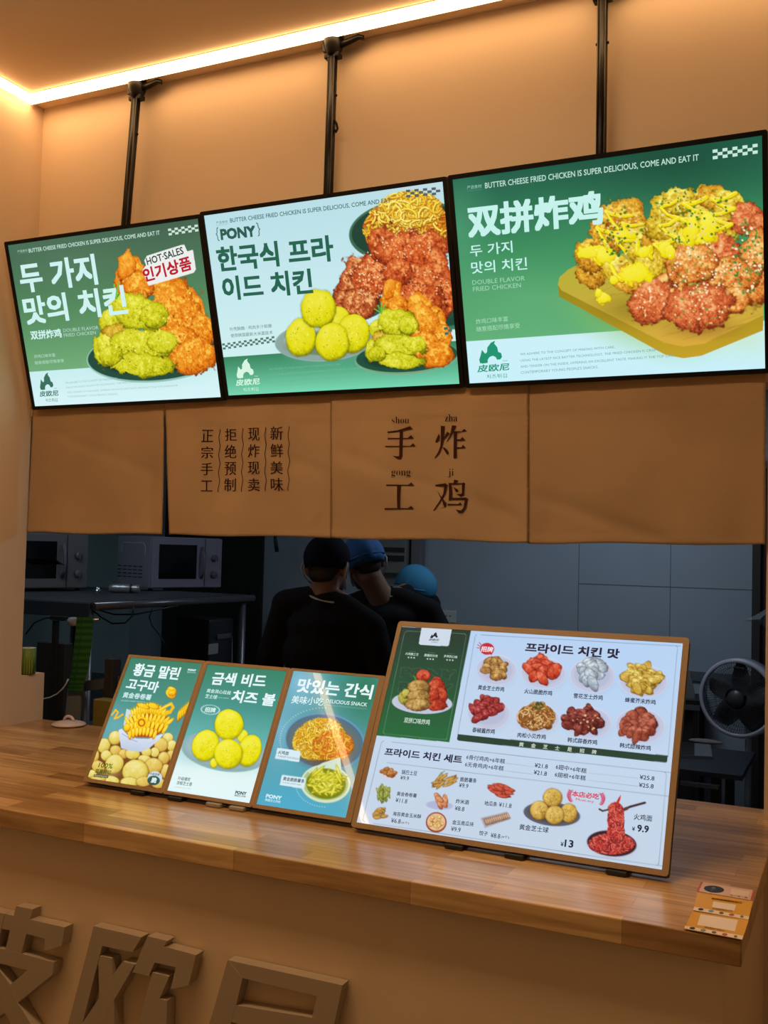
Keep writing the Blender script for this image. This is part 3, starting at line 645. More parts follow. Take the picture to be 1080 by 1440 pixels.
P1.poly([(372, 640), (420, 560), (560, 500), (720, 560), (690, 660), (600, 720), (450, 716)], (186, 60, 26))
YF_ = ((196,96,6), (248,196,8), (255,240,100))
for row, (yy, n, x0, x1, l, tlt) in enumerate(((540, 15, 440, 690, 50, .5), (600, 12, 400, 720, 56, .7), (652, 10, 392, 690, 46, .4), (694, 8, 410, 610, 40, .2))):
    for k in range(n):
        x = x0+(x1-x0)*k/(n-1); t = (k/(n-1)-.5)*tlt*2; y = yy-(52 if row == 0 else 26)*math.sin(PI*k/(n-1))
        P1.lump(x, y, 14, l, YF_, math.degrees(t)+10, rough=.12, bump=.05, edge=.55, lo=.5)
P1.ell(505, 602, 46, 48, (250, 200, 20)); P1.ell(505, 602, 30, 32, (196, 104, 10)); P1.ell(505, 602, 18, 20, (250, 206, 40))
for q in ((390, 640, 26, 34), (520, 470, 50, 20), (600, 470, 46, 22)): P1.lump(*q, YF_, 20, rough=.1, edge=.4)
P1.line([(650, 500), (700, 470), (740, 450), (756, 480), (730, 520), (700, 530)], 22, (246, 188, 16)); P1.line([(650, 500), (700, 470), (738, 455)], 7, (255, 232, 110))
for x, y, rx, ry, a in ((745, 350, 40, 34, 40), (735, 372, 46, 34, 40), (745, 362, 30, 28, 0)): P1.lump(x, y, rx, ry, YF_, a, rough=.1, edge=.4)
P1.line([(730, 350), (760, 345)], 4, (190, 130, 10)); P1.line([(722, 376), (752, 374)], 4, (190, 130, 10))
for k in range(5): P1.lump(800+k*18, 545-k*16, 11, 48, YF_, 12, rough=.1, edge=.6)
P1.line([(270, 540), (300, 500), (318, 520), (290, 570), (320, 560), (356, 536)], 13, (246, 190, 40))
P1.glow(250, 995, 130, 70, (236, 222, 130), .6)
P1.ell(610, 1042, 58, 54, (206, 222, 232)); P1.ell(600, 1062, 50, 38, (40, 84, 74))
P1.T('황금 말린', 428, 228, 795, 266, 108, Wh, .034); P1.T('고구마', 375, 336, 628, 370, 96, Wh, .034)
P1.T('黄金卷卷薯', 353, 404, 578, 426, 48, (206, 236, 236), .02); P1.T('GOLDEN SWEET POTATO', 342, 432, 535, 446, 10, (190, 224, 220))
P1.T('PONY', 876, 190, 942, 196, 17, Wh, .05); P1.T('韩国芝士炸鸡', 870, 206, 938, 212, 11, (206, 236, 236))
P1.T('100%', 160, 962, 272, 974, 42, (78, 92, 18), .012); P1.T('原薯鲜切', 133, 1006, 258, 1020, 36, (78, 92, 18), .02)
q = [(128, 1012), (242, 1024), (238, 1044), (124, 1032)]; P1.poly(q, (66, 84, 60)); P1.T('POTATO', 134, 1031, 232, 1042, 9, (220, 230, 190))
P1.T('脆', 580, 1084, 622, 1089, 46, Wh, .03); P1.T('外酥里嫩', 572, 1022, 650, 1030, 20, (60, 90, 84), .01)
# panel two: cheese balls
P2.fill((44, 130, 104), (104, 186, 186), 0, .62, mid=(62, 148, 138)); P2.fill((170, 222, 220), (226, 246, 248), .62, 1, mid=(222, 244, 244))
P2.glow(250, 760, 260, 160, (150, 190, 210), .4); P2.glow(300, 1000, 420, 170, (228, 248, 248), .8)
P2.plate(470, 752, 338, 152, (150, 186, 188), (176, 200, 204), 9, (190, 222, 214)); P2.ell(472, 735, 330, 140, (140, 176, 186), 9); P2.ell(480, 745, 280, 112, (168, 196, 200), 9, soft=8); P2.glow(480, 800, 240, 90, (104, 122, 80), .8, 6)
CB2 = ((150,144,0), (230,222,0), (246,240,96))
for q in ((628, 626, 42, 54, 20), (400, 840, 30, 40, 0), (332, 702, 108, 128, 18), (684, 740, 92, 128, 18), (522, 534, 116, 124, 10), (512, 766, 112, 120, 14)): P2.lump(*q[:4], CB2, q[4], rough=.12, bump=.015, edge=.32, lo=.5)
for x, y in ((332, 720), (684, 750), (522, 560), (512, 780)): P2.specks(x, y, 76, 80, 55, 2.4, [(176,160,10), (250,246,150), (190,170,20)])
P2.ell(373, 415, 76, 39, Wh, 4, ring=4)
P2.T('금색 비드', 376, 216, 808, 242, 108, Wh, .034); P2.T('치즈 볼', 535, 354, 880, 392, 104, Wh, .034)
P2.T('黄金流心拉丝', 343, 278, 536, 297, 33, (206, 236, 232), .016); P2.T('芝士球', 330, 322, 425, 333, 34, (206, 236, 232), .016); P2.T('GOLDEN CHEESE BALL', 434, 322, 524, 330, 8, (180, 220, 212))
P2.T('招牌', 326, 434, 412, 442, 42, Wh, .02)
P2.T('升级爆浆', 113, 977, 213, 989, 30, (84, 104, 108), .012); P2.T('浓郁芝士香', 103, 1014, 226, 1028, 32, (84, 104, 108), .012); P2.T('CHEESE FLAVOR', 90, 1038, 215, 1053, 10, (170, 196, 204))
P2.T('PONY', 572, 1090, 660, 1101, 28, (52, 72, 80), .045); P2.T('韩国芝士炸鸡', 567, 1108, 655, 1119, 17, (52, 72, 80), .012)
# panel three: noodles and fries
P3.fill((70, 150, 150), (78, 170, 198), mid=(84, 158, 166)); P3.glow(380, 140, 280, 330, (136, 194, 226), .95); P3.glow(220, 500, 260, 420, (124, 186, 214), .8); P3.glow(900, 220, 330, 420, (40, 118, 84), 1); P3.glow(300, 1080, 330, 160, (70, 172, 214), .5); P3.glow(860, 900, 150, 300, (80, 140, 140), .5)
P3.plate(573, 606, 318, 226, (96, 152, 190), (92, 116, 116), 8, (60, 120, 130)); P3.ell(570, 606, 306, 212, (76, 112, 136), 8); P3.ell(566, 616, 276, 186, (104, 112, 104), 8, soft=10); P3.glow(560, 770, 220, 70, (92, 66, 52), .7)
P3.noodles(530, 590, 208, 158, 900, 8, [(250,220,80), (244,200,52), (236,178,40), (248,232,120), (222,150,30)], (164, 112, 24), ang=-18)
P3.noodles(640, 640, 160, 120, 460, 8, [(242,176,40), (232,140,34), (246,198,70), (214,110,26)], (160, 80, 16)); P3.specks(640, 480, 66, 46, 60, 5, [(226,200,150), (150,110,60), (240,220,190)]); P3.specks(720, 700, 60, 30, 40, 6, [(176,60,24), (214,110,30)])
P3.ell(580, 945, 198, 152, (206, 222, 186), 4); P3.ell(580, 940, 182, 136, (170, 196, 130), 4); P3.ell(580, 940, 190, 144, (226, 236, 210), 4, ring=4)
P3.poly([(440, 850), (560, 780), (700, 735), (712, 860), (600, 960)], (206, 226, 206)); P3.ell(585, 945, 158, 122, (120, 130, 20), 4)
FF = ((128,130,10), (214,208,44), (242,238,130))
for k in range(70):
    x, y = P3.rnd(585, 935, 118, 92); P3.lump(x, y, 11, RND.uniform(44, 66), FF, RND.choice((60, 70, 80, 100, 40, 20, -50, 110))+RND.uniform(-12, 12), rough=.14, bump=.04, edge=.5, lo=.5)
for x, y, a in ((480, 880, 30), (520, 850, 50), (690, 860, -20), (684, 900, -30), (600, 900, 62)): P3.lump(x, y, 12, 70, FF, a, rough=.12, bump=.03, edge=.5)
for q in ([(200, 662), (386, 686), (372, 774), (180, 746)], [(236, 876), (428, 902), (412, 988), (218, 956)]): P3.poly(q, (214, 236, 244))
for k in range(30):
    a = math.radians(150+k*4.2); P3.ell(573+352*math.cos(a), 600+258*math.sin(a), 4, 4, (186, 216, 232))
for k in range(16):
    a = math.radians(166-k*5); P3.ell(580+236*math.cos(a), 945+186*math.sin(a), 4, 4, (170, 214, 230))
P3.T('맛있는 간식', 348, 218, 948, 278, 118, Wh, .034); P3.T('美味小吃', 308, 308, 562, 328, 66, Wh, .008); P3.T('DELICIOUS SNACK', 587, 303, 915, 335, 30, Wh, .008); P3.line([(586, 318), (908, 350)], 3, Wh)
P3.T('火鸡面', 204, 712, 288, 724, 30, (62, 84, 90), .018); P3.T('TURKEY NOODLES', 199, 736, 368, 760, 15, (100, 120, 126)); P3.T('黄金脆脆薯条', 243, 924, 414, 947, 32, (62, 84, 90), .018); P3.T('GOLDEN CRISPY FRIES', 240, 944, 390, 966, 9, (100, 120, 126))
P3.T('PONY', 106, 1062, 230, 1082, 32, (206, 234, 242), .05); P3.T('韩国芝士炸鸡', 100, 1088, 222, 1108, 22, (206, 234, 242), .012)
W, H = .8179, .3706
body(RL, 0, W, 0, H, .018, DARKB, tL, .008, -.001)
# frame with its two bars, one closed ring per window
v0, v1 = min(r[2] for r in (r1, r2, r3)), max(r[3] for r in (r1, r2, r3)); cuts = [0, (r1[1]+r2[0])/2, (r2[1]+r3[0])/2, W]
for i, r in enumerate((r1, r2, r3)): bezel(RL, cuts[i]+(.0008 if i else 0), cuts[i+1]-(.0008 if i < 2 else 0), 0, H, r[0], r[1], r[2], r[3], GOLD, tL, .003, .004)
for c in cuts[1:3]:
    bm = bmesh.new(); slab(RL, c-.0012, c+.0012, .004, H-.004, .0012, .0026, bm); obj('seam_trim', bm, mat('rose_acrylic_edge', (.62, .42, .34), .25), tL)
for P in (P1, P2, P3): P.build('poster', PRINT_LOW, tL)

def feet(R, W, H, xs, t, m):
    base = R.o+R.ey*H
    for u in xs:
        bm = bmesh.new(); p = base+R.ex*u
        box(bm, (p.x-.022, p.y-.012, ZT+.0005), (p.x+.022, p.y+.05, ZT+.011), bev=.003); box(bm, (p.x-.022, p.y+.020, ZT+.008), (p.x+.022, p.y+.032, ZT+.022), bev=.002)
        obj('foot', bm, m, t)
    for u in (W*.25, W*.75):
        bm = bmesh.new(); a = R.o+R.ex*u+R.ey*(H*.25)-R.n*.024; tube(bm, [a, Vector((a.x, a.y+.10, ZT+.006))], .005, 8); obj('strut', bm, BLACKM, t)
feet(RL, W, H, (.19, .31), tL, BLACKP); feet(RL, W, H, (.43, .50), tL, CLEARP)

# right box: the price list
o, ex, ey = leaning((1.6811, -.6379, 1.012), .4790, .7231, .5253); RR = Rect(o, ex, ey)
tR = thing('counter_light_box', 'large price list light box leaning on counter, white with eight chicken plates', 'light box', (2.043, -.63, ZT), 0, 'menu light boxes on the counter')
Q, rq = sheet(RR, (0, 0, 1), ((565.5, 883), (960, 903), (932, 1222), (500.8, 1158)), 640, 31)
R1, R2, R3, R4 = (490, 870, 4.32), (720, 880, 4.32), (490, 1030, 4.32), (710, 1050, 4.32)
Q.fill((184, 210, 242), (196, 212, 230), mid=(194, 214, 236)); Q.f(*R2).glow(700, 300, 700, 620, (178, 210, 246), .6)
Q.f(*R1); GD = (34, 62, 50)
Q.poly([(322, 50), (745, 68), (612, 749), (165, 707)], (36, 58, 50), 1, (34, 106, 62)); LG = (150, 172, 150)
rr = [(358, 74), (706, 92), (716, 104), (598, 724), (588, 734), (220, 698), (212, 688), (340, 86), (358, 74)]; Q.line(rr, 2.4, LG)
for y, x0, x1 in ((356, 308, 648), (444, 296, 632)):
    Q.T('PONY', x0, y, x1, y+18, 66, (62, 92, 72), .07, flat=True); Q.T('PONY', x0+7, y-5, x1-7, y+12, 56, (38, 74, 56), .045, flat=True)
Q.poly([(445, 50), (629, 58), (610, 160), (600, 168), (436, 158), (427, 150)], (206, 218, 232))
Q.plate(445, 510, 183, 66, (206, 212, 232), (186, 194, 214), 3)
TN = ((84,58,24), (168,128,66), (220,190,120)); RD = ((92,22,16), (178,52,34), (226,116,84))
for q in ((340,480,38,42),(352,455,30,30)): Q.lump(*q, ((90,90,20),(170,160,60),(214,204,110)))
for q in ((455,345,46,40),(535,385,34,34),(530,425,60,60),(560,470,40,56),(500,470,50,60),(530,525,64,34)): Q.lump(*q, RD, rough=.35)
for q in ((425,415,68,46),(425,470,70,40),(420,520,78,38)): Q.lump(*q, TN, rough=.35)
for k in range(5): Q.line([(408, 372), (392+k*5, 340+k*4)], 3, (80, 150, 50))
Q.T('双拼口味炸鸡', 336, 632, 492, 648, 34, (206, 222, 212), .01)
for t, a, b in (('大肉腌工艺', (345, 221), (425, 228)), ('脆嫩的外壳', (460, 230), (541, 237)), ('多样的口味', (579, 236), (661, 243))):
    Q.T(t, *a, *b, 17, (206, 222, 214), .008); Q.line([(a[0]+24, a[1]-24), (a[0]+64, a[1]-21)], 2, (150, 172, 160))
    for k in range(3): Q.ell(a[0]+20+k*17, a[1]+14+k, 4.5, 4.5, (206, 222, 214))
Q.logo(485, 146, 549, 150, 66, (36, 40, 60))
OL = (70, 84, 100)
Q.line([(778, 97), (770, 104), (664, 700)], 2.2, OL); Q.f(0, 0, 1)
p = lambda F, x, y: (F[0]+x/F[2], F[1]+y/F[2])
Q.line([p(R1, 778, 97), p(R2, 995, 122), p(R2, 1004, 132), p(R2, 945, 785)], .55, OL)
Q.poly([p(R1, 664, 700), p(R2, 945, 788), p(R2, 940, 822), p(R2, 930, 830), p(R1, 668, 740), p(R1, 658, 730)], (40, 66, 52))
Q.line([p(R3, 214, 50), p(R4, 968, 152), p(R4, 980, 166), p(R4, 932, 706), p(R4, 920, 718), p(R3, 100, 542), p(R3, 88, 528), p(R3, 200, 62), p(R3, 214, 50)], .55, OL)
Q.line([p(R3, 180, 175), p(R4, 967, 296)], .55, OL)
for a, b in (((R3, 957, 186), (R4, 172, 121)), ((R3, 950, 230), (R4, 165, 164)), ((R4, 505, 157), (R4, 803, 190)), ((R4, 502, 200), (R4, 803, 238))): Q.line([p(*a), p(*b)], .42, (100, 110, 130))
# eight plates of fried chicken
def dish(F, x, y, rx, ry, pal, n, r, seed, hx=.62, hy=.66, extra=None, long=1.0):
    Q.f(*F); Q.plate(x, y, rx, ry, (208, 212, 236), (182, 188, 214), 4, (150, 168, 200)); g = random.Random(seed)
    pts = []
    for k in range(n):
        a = g.uniform(0, 2*PI); q = math.sqrt(g.random()); pts.append((x-rx*.08+rx*hx*q*math.cos(a), y-ry*.12+ry*hy*q*math.sin(a)))
    pts += [(x-rx*.08, y-ry*.55), (x, y-ry*.68)]
    for px, py in sorted(pts, key=lambda z: z[1]):
        Q.lump(px, py, r*g.uniform(.9, 1.45)*long, r*g.uniform(.6, .95), pal, g.uniform(-70, 70), rough=.30, bump=.10, edge=.55, lo=.43, irr=.10, gloss=.3)
    if extra: extra(x, y)
CH = ((84,46,20), (156,110,58), (212,174,106))
dish(R1, 897, 310, 122, 92, CH, 13, 32, 1, .56, .60)
dish(R1, 850, 570, 128, 100, ((70,16,20), (146,40,42), (198,96,92)), 17, 33, 2)
dish(R2, 188, 285, 136, 96, ((110,24,14), (194,62,40), (232,124,92)), 15, 40, 3, .62, .62)
dish(R2, 485, 300, 136, 106, ((96,110,124), (158,172,184), (208,222,230)), 16, 40, 4, .56, .60)
dish(R2, 795, 335, 146, 100, ((128,88,20), (200,162,64), (238,216,128)), 26, 34, 5, .68, .62, long=1.2)
def fl(x, y):
    Q.noodles(x-4, y-10, 112, 74, 260, 7, [(176,112,50), (206,150,84), (140,82,34), (222,180,120)], (110, 62, 24)); Q.specks(x+6, y-76, 36, 24, 60, 5, [(66,84,40), (90,104,50), (50,64,30)]); Q.specks(x, y, 110, 60, 60, 4, [(226,200,150), (96,60,30)])
dish(R2, 150, 560, 134, 92, ((100,56,22), (172,112,54), (220,170,100)), 16, 34, 6, .7, .7, fl)
dish(R2, 455, 585, 146, 98, ((44,14,18), (104,38,36), (176,92,76)), 24, 34, 7, .86, .74, lambda x, y: Q.specks(x, y, 90, 50, 14, 7, [(214,170,120), (226,190,140)]))
dish(R2, 775, 605, 150, 110, ((84,30,24), (148,66,50), (198,116,92)), 19, 42, 8, .66, .66)
Q.f(*R1); Q.ell(841, 183, 43, 36, (196, 44, 56)); Q.poly([(850, 205), (880, 200), (868, 222)], (196, 44, 56))
for a, b in (((806, 160), (794, 144)), ((798, 168), (784, 158)), ((794, 178), (780, 176))): Q.line([a, b], 4, (196, 44, 56))
INK = (40, 44, 66)
Q.T('招牌', 803, 200, 876, 207, 34, (236, 226, 236), .028)
Q.T('黄金芝士炸鸡', 785, 432, 945, 446, 30, INK, .02); Q.T('泰椒酱炸鸡', 751, 691, 888, 704, 32, INK, .02)
Q.f(*R2); Q.T('프라이드 치킨 맛', 78, 160, 650, 202, 60, (48, 40, 58), .042)
for t, a, b in (('火山脆脆炸鸡', (74, 412), (243, 427)), ('雪花芝士炸鸡', (373, 440), (551, 455)), ('蜂蜜芥末炸鸡', (685, 465), (872, 482)), ('肉松小贝炸鸡', (32, 678), (205, 693)), ('韩式蒜香炸鸡', (336, 708), (517, 726)), ('韩式甜辣炸鸡', (653, 741), (843, 761))): Q.T(t, *a, *b, 31, INK, .02)
for t, x, y in zip('黄金芝士是招牌', (42, 115, 188, 260, 335, 410, 484), (733, 740, 747, 755, 763, 771, 779)): Q.T(t, x, y, x+28, y+3, 26, (206, 216, 200), .016)
# set menus and snacks
Q.f(*R3); Q.T('프라이드 치킨 세트', 217, 140, 688, 192, 50, INK, .036)
Q.T('6骨付鸡肉+6年糕', 715, 164, 950, 192, 30, INK, .01); Q.T('6无骨鸡肉+6年糕', 707, 208, 942, 235, 30, INK, .01)
Q.f(*R4); Q.T('6翅中+6年糕', 308, 137, 495, 164, 31, INK, .01); Q.T('6翅根+6年糕', 302, 184, 490, 208, 31, INK, .01)
for t, a, b in (('¥21.8', (180, 127), (260, 135)), ('¥21.8', (174, 169), (254, 179)), ('¥25.8', (818, 198), (908, 208)), ('¥25.8', (813, 246), (903, 256))): Q.T(t, *a, *b, 27, INK, .012)
def heap(F, x, y, rx, ry, pal, n, r, seed, long=1.0, ang=None, pl=None):
    Q.f(*F); g = random.Random(seed)
    if pl: Q.ell(*pl)
    for k in range(n):
        a = g.uniform(0, 2*PI); q = math.sqrt(g.random()); Q.lump(x+rx*q*math.cos(a), y+ry*q*math.sin(a), r*long, r*.8, pal, (g.uniform(-60, 60) if ang is None else ang+g.uniform(-22, 22)), rough=.2, bump=.06, edge=.5)
SN = ((104,56,22), (170,104,50), (222,170,104)); FR = ((110,74,26), (190,142,70), (228,192,120)); GR = ((70,84,20), (150,160,70), (206,210,130)); SP = ((120,34,24), (196,78,58), (228,130,104))
heap(R3, 245, 240, 42, 22, SN, 16, 15, 1, pl=(245, 250, 56, 34, (210, 208, 220), 6))
heap(R3, 580, 292, 54, 32, FR, 22, 11, 2, 3.2, -30); Q.line([(560, 250), (584, 232)], 4, (90, 130, 60)); Q.line([(548, 262), (566, 240)], 4, (90, 130, 60))
heap(R3, 926, 350, 52, 34, SP, 20, 14, 3, 2.6, 12)
heap(R3, 215, 368, 40, 38, GR, 34, 9, 4, 2.4, 84)
heap(R3, 562, 410, 34, 28, ((130,62,36), (206,130,84), (238,190,150)), 9, 18, 5, 1.6, 60, pl=(552, 440, 82, 26, (176, 182, 214), 4))
heap(R3, 195, 492, 32, 30, FR, 14, 13, 6, 1.8, -20)
Q.f(*R3); Q.ell(533, 543, 63, 62, (150, 66, 44)); Q.ell(533, 541, 55, 52, (226, 190, 150)); heap(R3, 533, 543, 40, 38, ((170,110,50), (226,180,110), (246,220,170)), 26, 13, 7)
Q.f(*R3); Q.poly([(800, 516), (960, 478), (992, 520), (828, 579)], (176, 174, 190)); Q.poly([(814, 520), (956, 487), (980, 518), (832, 566)], (156, 128, 112))
for k in range(12): Q.lump(838+k*12, 541-k*3.4, 7, 20, ((110,76,60), (186,150,122), (222,196,170)), -22, rough=.15, edge=.5)
for t, a, b, h in (('锅巴土豆', (322, 254), (416, 264), 28), ('¥9.9', (314, 287), (366, 293), 25), ('脆脆薯条', (677, 299), (778, 309), 29), ('¥9.9', (670, 334), (727, 341), 28), ('地瓜条', (825, 444), (903, 452), 29), ('¥11.8', (913, 452), (990, 461), 28), ('黄金卷卷薯', (293, 384), (413, 398), 26), ('¥11.8', (285, 424), (356, 433), 27), ('炸米酒', (651, 431), (731, 440), 28), ('¥8.8', (645, 474), (703, 481), 28), ('海苔黄金玉米酥', (269, 506), (441, 525), 26), ('¥6.8', (258, 548), (316, 555), 28), ('(6个)', (321, 557), (368, 562), 18), ('金玉南瓜块', (630, 559), (760, 573), 28), ('¥9.9', (622, 599), (680, 607), 28), ('饺子', (793, 624), (846, 631), 28), ('¥8.8', (863, 639), (921, 646), 29), ('(4个)', (926, 645), (976, 650), 20)):
    Q.T(t, *a, *b, h, INK, .014 if ord(t[0]) > 1000 else .006)
Q.f(*R4); Q.plate(282, 406, 172, 72, (96, 98, 112), (70, 72, 84), 6, (170, 184, 206))
BL = ((128,84,26), (198,158,70), (236,206,120))
for q in ((386, 402, 50, 58), (287, 306, 58, 56), (206, 384, 56, 60), (302, 414, 58, 56)): Q.lump(*q, BL, rough=.2, bump=.02, edge=.4, lo=.46); Q.specks(q[0], q[1], 38, 38, 30, 2.6, [(140,96,30), (240,214,130)])
Q.plate(646, 586, 158, 86, (204, 204, 220), (66, 44, 60), 6, (168, 182, 206)); Q.ell(646, 584, 150, 78, (52, 34, 50), 6)
Q.line([(572, 377), (592, 388), (624, 380), (660, 366)], 10, (70, 40, 46)); Q.line([(700, 385), (760, 362), (848, 338)], 14, (60, 40, 46)); Q.line([(690, 392), (740, 372)], 20, (96, 60, 56))
RN = [(228,86,72), (206,60,56), (240,122,100), (150,32,40), (234,104,88)]
Q.noodles(646, 588, 136, 62, 520, 5.5, RN, (90, 18, 26)); Q.noodles(672, 440, 48, 104, 420, 5.5, RN, (110, 24, 30)); Q.noodles(672, 520, 52, 60, 220, 5.5, RN, (104, 22, 30)); Q.noodles(668, 372, 42, 34, 130, 5.5, RN, (130, 28, 34))
Q.poly([(668, 346), (686, 312), (704, 288), (698, 322), (684, 350)], (200, 44, 40))
PK = (206, 60, 92)
for sx, cx in ((1, 396), (-1, 588)):
    for k in range(8): y = 264+k*9+(cx-396)*.10; x = cx-sx*14*math.sin(PI*(k+.5)/8); Q.ell(x, y, 8, 4, PK, 40*sx); Q.ell(x+sx*12, y+2, 7, 3.4, PK, -40*sx)
Q.T('本店必吃', 406, 303, 572, 323, 36, PK, .03); Q.T('Must-try', 430, 331, 540, 347, 19, PK, .01)
Q.T('黄金芝士球', 87, 504, 264, 526, 35, INK, .014); Q.T('¥', 338, 606, 356, 608, 28, INK, .02); Q.T('13', 361, 609, 415, 616, 46, INK, .03)
Q.T('火鸡面', 783, 444, 894, 457, 38, INK, .012); Q.T('¥', 772, 512, 790, 514, 26, INK, .02); Q.T('9.9', 803, 517, 874, 525, 44, INK, .03)
W, H = .7231, .5253
body(RR, 0, W, 0, H, .018, DARKB, tR, .008, -.001); bezel(RR, 0, W, 0, H, rq[0], rq[1], rq[2], rq[3], GOLD, tR, .003, .008)
Q.build('poster', PRINT_LOW, tR); feet(RR, W, H, (.26, .40, .62), tR, BLACKP)

# ------------------------------------------------------------------ cloth curtains across the serving hatch
def cloth_mat():
    m = mat('tan_cotton_cloth', (.66, .465, .275), .85, spec=.15, noise=.07, nscale=4, bump=.6, bscale=7)
    return m
CLOTH = cloth_mat(); INKB = mat('dark_brown_print', (.045, .014, .008), .8, spec=.1)
bm = bmesh.new(); tube(bm, [(.012, -.012, 2.150), (XP-.004, -.012, 2.150)], .006, 8); tag(obj('curtain_rod', bm, mat('pale_wood_rod', (.4, .26, .14), .5)), 'thin rod carrying the four tan curtains under the light boxes', 'rod')
def cloth_y(x, z, ph, xa=-9, xb=9, dy=0):
    t = min(1, max(0, (2.15-z)/.455)); q = t**.7
    y = -.0205 - q*(.0075*math.sin(7.1*x+ph) + .0052*math.sin(13.7*x+2.2*z*5+ph*1.7) + .0030*math.sin(24*x-9*z+ph)) - .004*math.sin(5*z+3*x+ph)*q
    d = (z-1.80+.16*math.sin(1.7*x+ph))*.9+.25*(x-.3*ph); y -= .0085*math.exp(-(math.sin(3*d+ph)/.16)**2)*q; y += .006*math.exp(-(math.sin(4.1*(z+.35*x)+2*ph)/.10)**2)*q
    y = -.0205+(y+.0205)*max(.15, min(1, (x-xa)/.05, (xb-x)/.05))+dy
    if z < 1.712: y -= .0014
    if z > 2.062: y -= .0016
    return y
def curtain(label, TL, TR, BL, BR, ph, prints=()):
    """corner points seen in the photo; prints = polygons/letters in photo pixels"""
    a, b, c, d = (on_y(*p, -.0205) for p in (TL, TR, BL, BR)); a.z = b.z = 2.146
    nx, nz = 72, 56; xa, xb, dy = a.x, b.x, -.004*(2 < ph < 4); bm = bmesh.new(); G = []
    for j in range(nz+1):
        t = j/nz; row = []
        for i in range(nx+1):
            s = i/nx; x = (a.x*(1-s)+b.x*s)*(1-t)+(c.x*(1-s)+d.x*s)*t; z = (a.z*(1-s)+b.z*s)*(1-t)+(c.z*(1-s)+d.z*s)*t
            if 0 < s < 1 and t > .9: z += .0022*math.sin(9*s+ph)*(t-.9)*10
            row.append(bm.verts.new((x, cloth_y(x, z, ph, xa, xb, dy), z)))
        G.append(row)
    fs = [bm.faces.new((G[j][i], G[j+1][i], G[j+1][i+1], G[j][i+1])) for j in range(nz) for i in range(nx)]
    for f in fs: f.smooth = True
    bmesh.ops.solidify(bm, geom=fs, thickness=-.0012)
    for f in bm.faces: f.smooth = True
    def wp(px, py):
        p = on_y(px, py, -.0205); return Vector((p.x, cloth_y(p.x, p.z, ph, xa, xb, dy)-.0024, p.z))
    def lay(tb, F):
        # cut the print fine enough to follow the folds
        for _ in range(3): bmesh.ops.subdivide_edges(tb, edges=[e for e in tb.edges if e.calc_length() > 26], cuts=1, use_grid_fill=True)
        bmesh.ops.triangulate(tb, faces=tb.faces[:]); tb.verts.index_update(); vs = [bm.verts.new(wp(F[0]+v.co.x/F[2], F[1]+v.co.y/F[2])) for v in tb.verts]
        for f in tb.faces:
            try: bm.faces.new([vs[v.index] for v in f.verts]).material_index = 1
            except ValueError: pass
        tb.free()
    for kind, F, q in prints:
        if kind == 'poly':
            tb = bmesh.new(); tb.faces.new([tb.verts.new((x, y, 0)) for x, y in q]); bmesh.ops.triangulate(tb, faces=tb.faces[:]); lay(tb, F)
        elif kind == 'text':
            t, x0, y0, x1, y1, heavy, thin = q; V, T, _ = glyphs(t, 0, heavy, thin)
            tb = bmesh.new(); vs = [tb.verts.new((x0+u*(x1-x0), y1-v*(y1-y0), 0)) for u, v in V]
            for k in T:
                try: tb.faces.new([vs[i] for i in k])
                except ValueError: pass
            lay(tb, F)
        else:
            for (ua, ya), (ub, yb) in zip(q, q[1:]):
                w_ = 3.2; vs = [bm.verts.new(wp(F[0]+x/F[2], F[1]+y/F[2])) for x, y in ((ua-w_, ya), (ua+w_, ya), (ub+w_, yb), (ub-w_, yb))]; bm.faces.new(vs).material_index = 1
    o = obj('curtain', bm, [CLOTH, INKB]); tag(o, label, 'curtain', 'tan curtains over the serving hatch')
curtain('plain tan curtain panel by the left wall, leftmost one', (46.5, 575), (231.5, 575), (38, 749), (228, 751.5), .4)
FA, FB = (270, 590, 7.2), (530, 575, 7.714)
pr = []
cols = (((105, 222), ('正', '宗', '手', '工'), ((105, 228), (275, 395), (440, 565), (620, 728))), ((338, 458), ('拒', '绝', '预', '制'), ((93, 217), (258, 392), (432, 565), (597, 730))),
        ((580, 698), ('现', '炸', '现', '卖'), ((86, 216), (252, 386), (430, 557), (597, 728))), ((806, 930), ('新', '鲜', '美', '味'), ((72, 210), (248, 384), (425, 553), (592, 726))))
for (x0, x1), cs, ys in cols:
    for c, (y0, y1) in zip(cs, ys): pr.append(('text', FA, (c, x0, y0, x1, y1, .014, .006)))
for x, ya, yb in ((284, 98, 738), (521, 88, 732), (756, 80, 728), (986, 70, 724)):
    pr.append(('line', FA, [(x+7*math.cos(5.2*k/10*2.2/2)*(1-.3*(k % 6 < 2)), ya+(yb-ya)*k/40) for k in range(41)]))
curtain('tan curtain panel printed with four columns of small brown characters', (232, 575), (466.8, 570), (237, 752), (466.5, 756), 1.5, pr)
